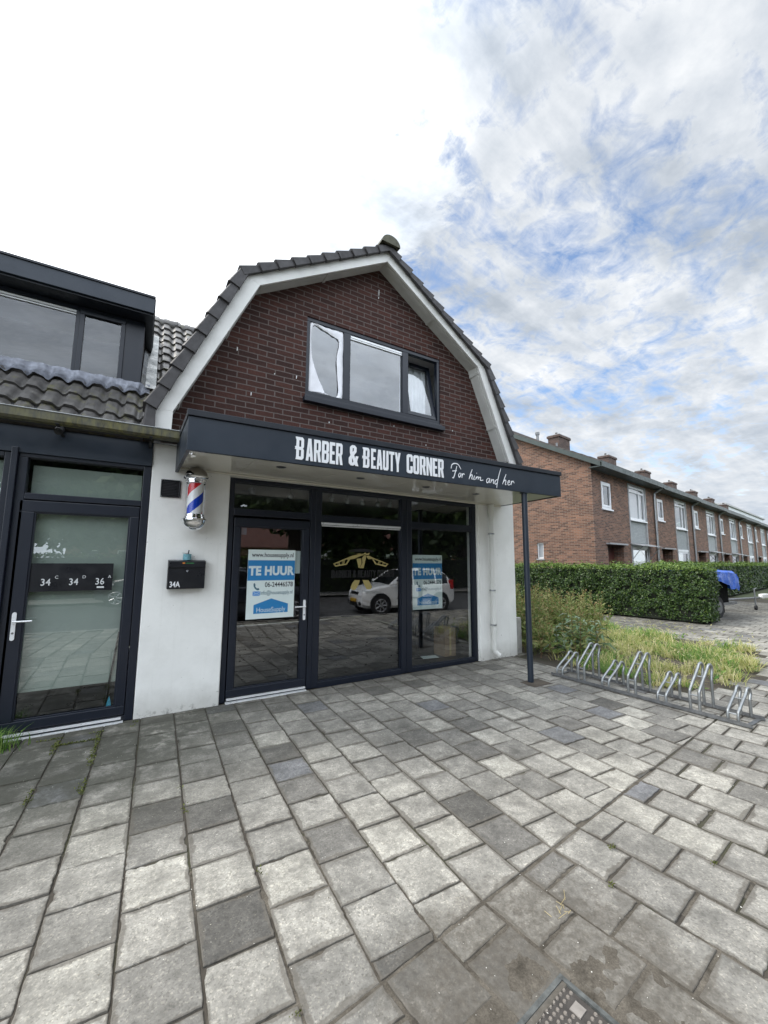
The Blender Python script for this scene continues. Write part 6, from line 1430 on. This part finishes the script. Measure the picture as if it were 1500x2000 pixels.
# ================================================================ SKY AND LIGHT
sd = Vector((-.50, .34, .80)).normalized()
w = bpy.data.worlds.new('World'); sc.world = w; w.use_nodes = True; nt = w.node_tree; nt.nodes.clear()
out = nt.nodes.new('ShaderNodeOutputWorld'); bg = nt.nodes.new('ShaderNodeBackground'); bg.inputs[1].default_value = .1
sky = nt.nodes.new('ShaderNodeTexSky'); sky.sky_type = 'NISHITA'; sky.sun_disc = False; sky.sun_elevation = math.asin(sd.z); sky.sun_rotation = math.atan2(sd.x, sd.y)
sky.air_density = 1.0; sky.dust_density = .4; sky.ozone_density = 1.4
tc = nt.nodes.new('ShaderNodeTexCoord'); nrm = nt.nodes.new('ShaderNodeVectorMath'); nrm.operation = 'NORMALIZE'; lk(nt, tc.outputs['Generated'], nrm.inputs[0]); d = nrm.outputs[0]
dx, dy, dz = sep(nt, d); zc = math_(nt, 'MAXIMUM', dz, 0.0)
inv = math_(nt, 'DIVIDE', 1.0, math_(nt, 'ADD', zc, .16)); pxy = comb(nt, math_(nt, 'MULTIPLY', dx, inv), math_(nt, 'MULTIPLY', dy, inv), 0.0)
def dot(v): 
    n = nt.nodes.new('ShaderNodeVectorMath'); n.operation = 'DOT_PRODUCT'; lk(nt, d, n.inputs[0]); n.inputs[1].default_value = v; return n.outputs['Value']
mpn = nt.nodes.new('ShaderNodeMapping'); mpn.inputs['Rotation'].default_value = (0, 0, R(-38)); mpn.inputs['Scale'].default_value = (.42, 1.25, 1); lk(nt, pxy, mpn.inputs[0])
big = noise(nt, pxy, 1.9, 5, .5, .2); mid_ = noise(nt, mpn.outputs[0], 4.2, 10, .64, .9); fine = noise(nt, pxy, 13, 8, .62, .5)
side = dot((math.cos(R(29.5)), -math.sin(R(29.5)), 0))       # > 0 to the right of the cloud bank's edge
edge = math_(nt, 'ADD', side, math_(nt, 'MULTIPLY', math_(nt, 'SUBTRACT', noise(nt, pxy, 2.2, 10, .66, .5), .5), 1.25))
bank = maprange(nt, edge, .05, -.24, 0, 1, False)
cov = math_(nt, 'ADD', math_(nt, 'MULTIPLY', big, .48), math_(nt, 'ADD', math_(nt, 'MULTIPLY', mid_, .62), math_(nt, 'MULTIPLY', fine, .58)))
haze = maprange(nt, dz, .02, .30, .14, 0)
cov = math_(nt, 'ADD', math_(nt, 'ADD', cov, haze), math_(nt, 'MULTIPLY', bank, .45))
cov = math_(nt, 'ADD', cov, maprange(nt, dz, .45, .85, 0, .05)); mask = maprange(nt, cov, .67, .88, 0, 1, False)
back = maprange(nt, dy, .05, -.35, 0, 1); mask = math_(nt, 'MAXIMUM', mask, math_(nt, 'MULTIPLY', back, .9))
glow = maprange(nt, dot(tuple(sd)), .45, .95, 0, 1, True)
thick = maprange(nt, math_(nt, 'ADD', math_(nt, 'MULTIPLY', noise(nt, mpn.outputs[0], 2.6, 8, .6, .5), .7), math_(nt, 'MULTIPLY', noise(nt, pxy, 6.5, 7, .6), .45)), .44, .72)
lum = math_(nt, 'ADD', math_(nt, 'ADD', 6.6, math_(nt, 'MULTIPLY', back, 13.0)), math_(nt, 'ADD', math_(nt, 'MULTIPLY', glow, 8.0), math_(nt, 'MULTIPLY', bank, 4.5)))  # unseen clouds behind the camera get added brightness to lift the facade
lum = math_(nt, 'MULTIPLY', lum, math_(nt, 'SUBTRACT', 1.0, math_(nt, 'MULTIPLY', math_(nt, 'MULTIPLY', thick, maprange(nt, dz, .04, .32, .40, 1.0)), .40)))
lum = math_(nt, 'MULTIPLY', lum, maprange(nt, dz, .0, .30, .88, 1.0))
cc = mixc(nt, math_(nt, 'MAXIMUM', thick, math_(nt, 'MULTIPLY', back, .7)), (.96, .98, 1.0), (.78, .875, 1.0)); cl_c = mixc(nt, 1.0, cc, comb(nt, lum, lum, lum), 'MULTIPLY')
skc = mixc(nt, 1.0, sky.outputs[0], (1.55, 1.52, 1.5), 'MULTIPLY')
fin = mixc(nt, mask, skc, cl_c); lk(nt, fin, bg.inputs[0]); lk(nt, bg.outputs[0], out.inputs[0])
sun = bpy.data.lights.new('sun', 'SUN'); sun.energy = 1.5; sun.angle = R(20); sun.color = (1, .94, .85); so2 = bpy.data.objects.new('sun', sun); col.objects.link(so2)
so2.rotation_euler = (-sd).to_track_quat('-Z', 'Y').to_euler(); so2.location = (-10, 8, 20)
sc.view_settings.view_transform = 'Standard'; sc.view_settings.look = 'None'; sc.view_settings.exposure = 0.66; sc.view_settings.gamma = 1.0
sc.render.engine = 'CYCLES'; sc.cycles.max_bounces = 8; sc.cycles.transparent_max_bounces = 16; sc.cycles.caustics_reflective = False; sc.cycles.caustics_refractive = False
try: sc.cycles.use_denoising = True; sc.cycles.denoiser = 'OPENIMAGEDENOISE'
except Exception: pass

# ---------------------------------------------------------------- turn lettering curves into plain meshes
bpy.context.view_layer.update()
for o in [o for o in col.objects if o.type in ('FONT', 'CURVE')]:
    me = bpy.data.meshes.new_from_object(o); nm = o.name; mats = [m for m in o.data.materials]
    if not me.materials:
        for m in mats: me.materials.append(m)
    q = bpy.data.objects.new(nm, me); q.location = o.location; q.rotation_euler = o.rotation_euler; q.scale = o.scale; q.parent = o.parent; col.objects.link(q); bpy.data.objects.remove(o); q.name = nm
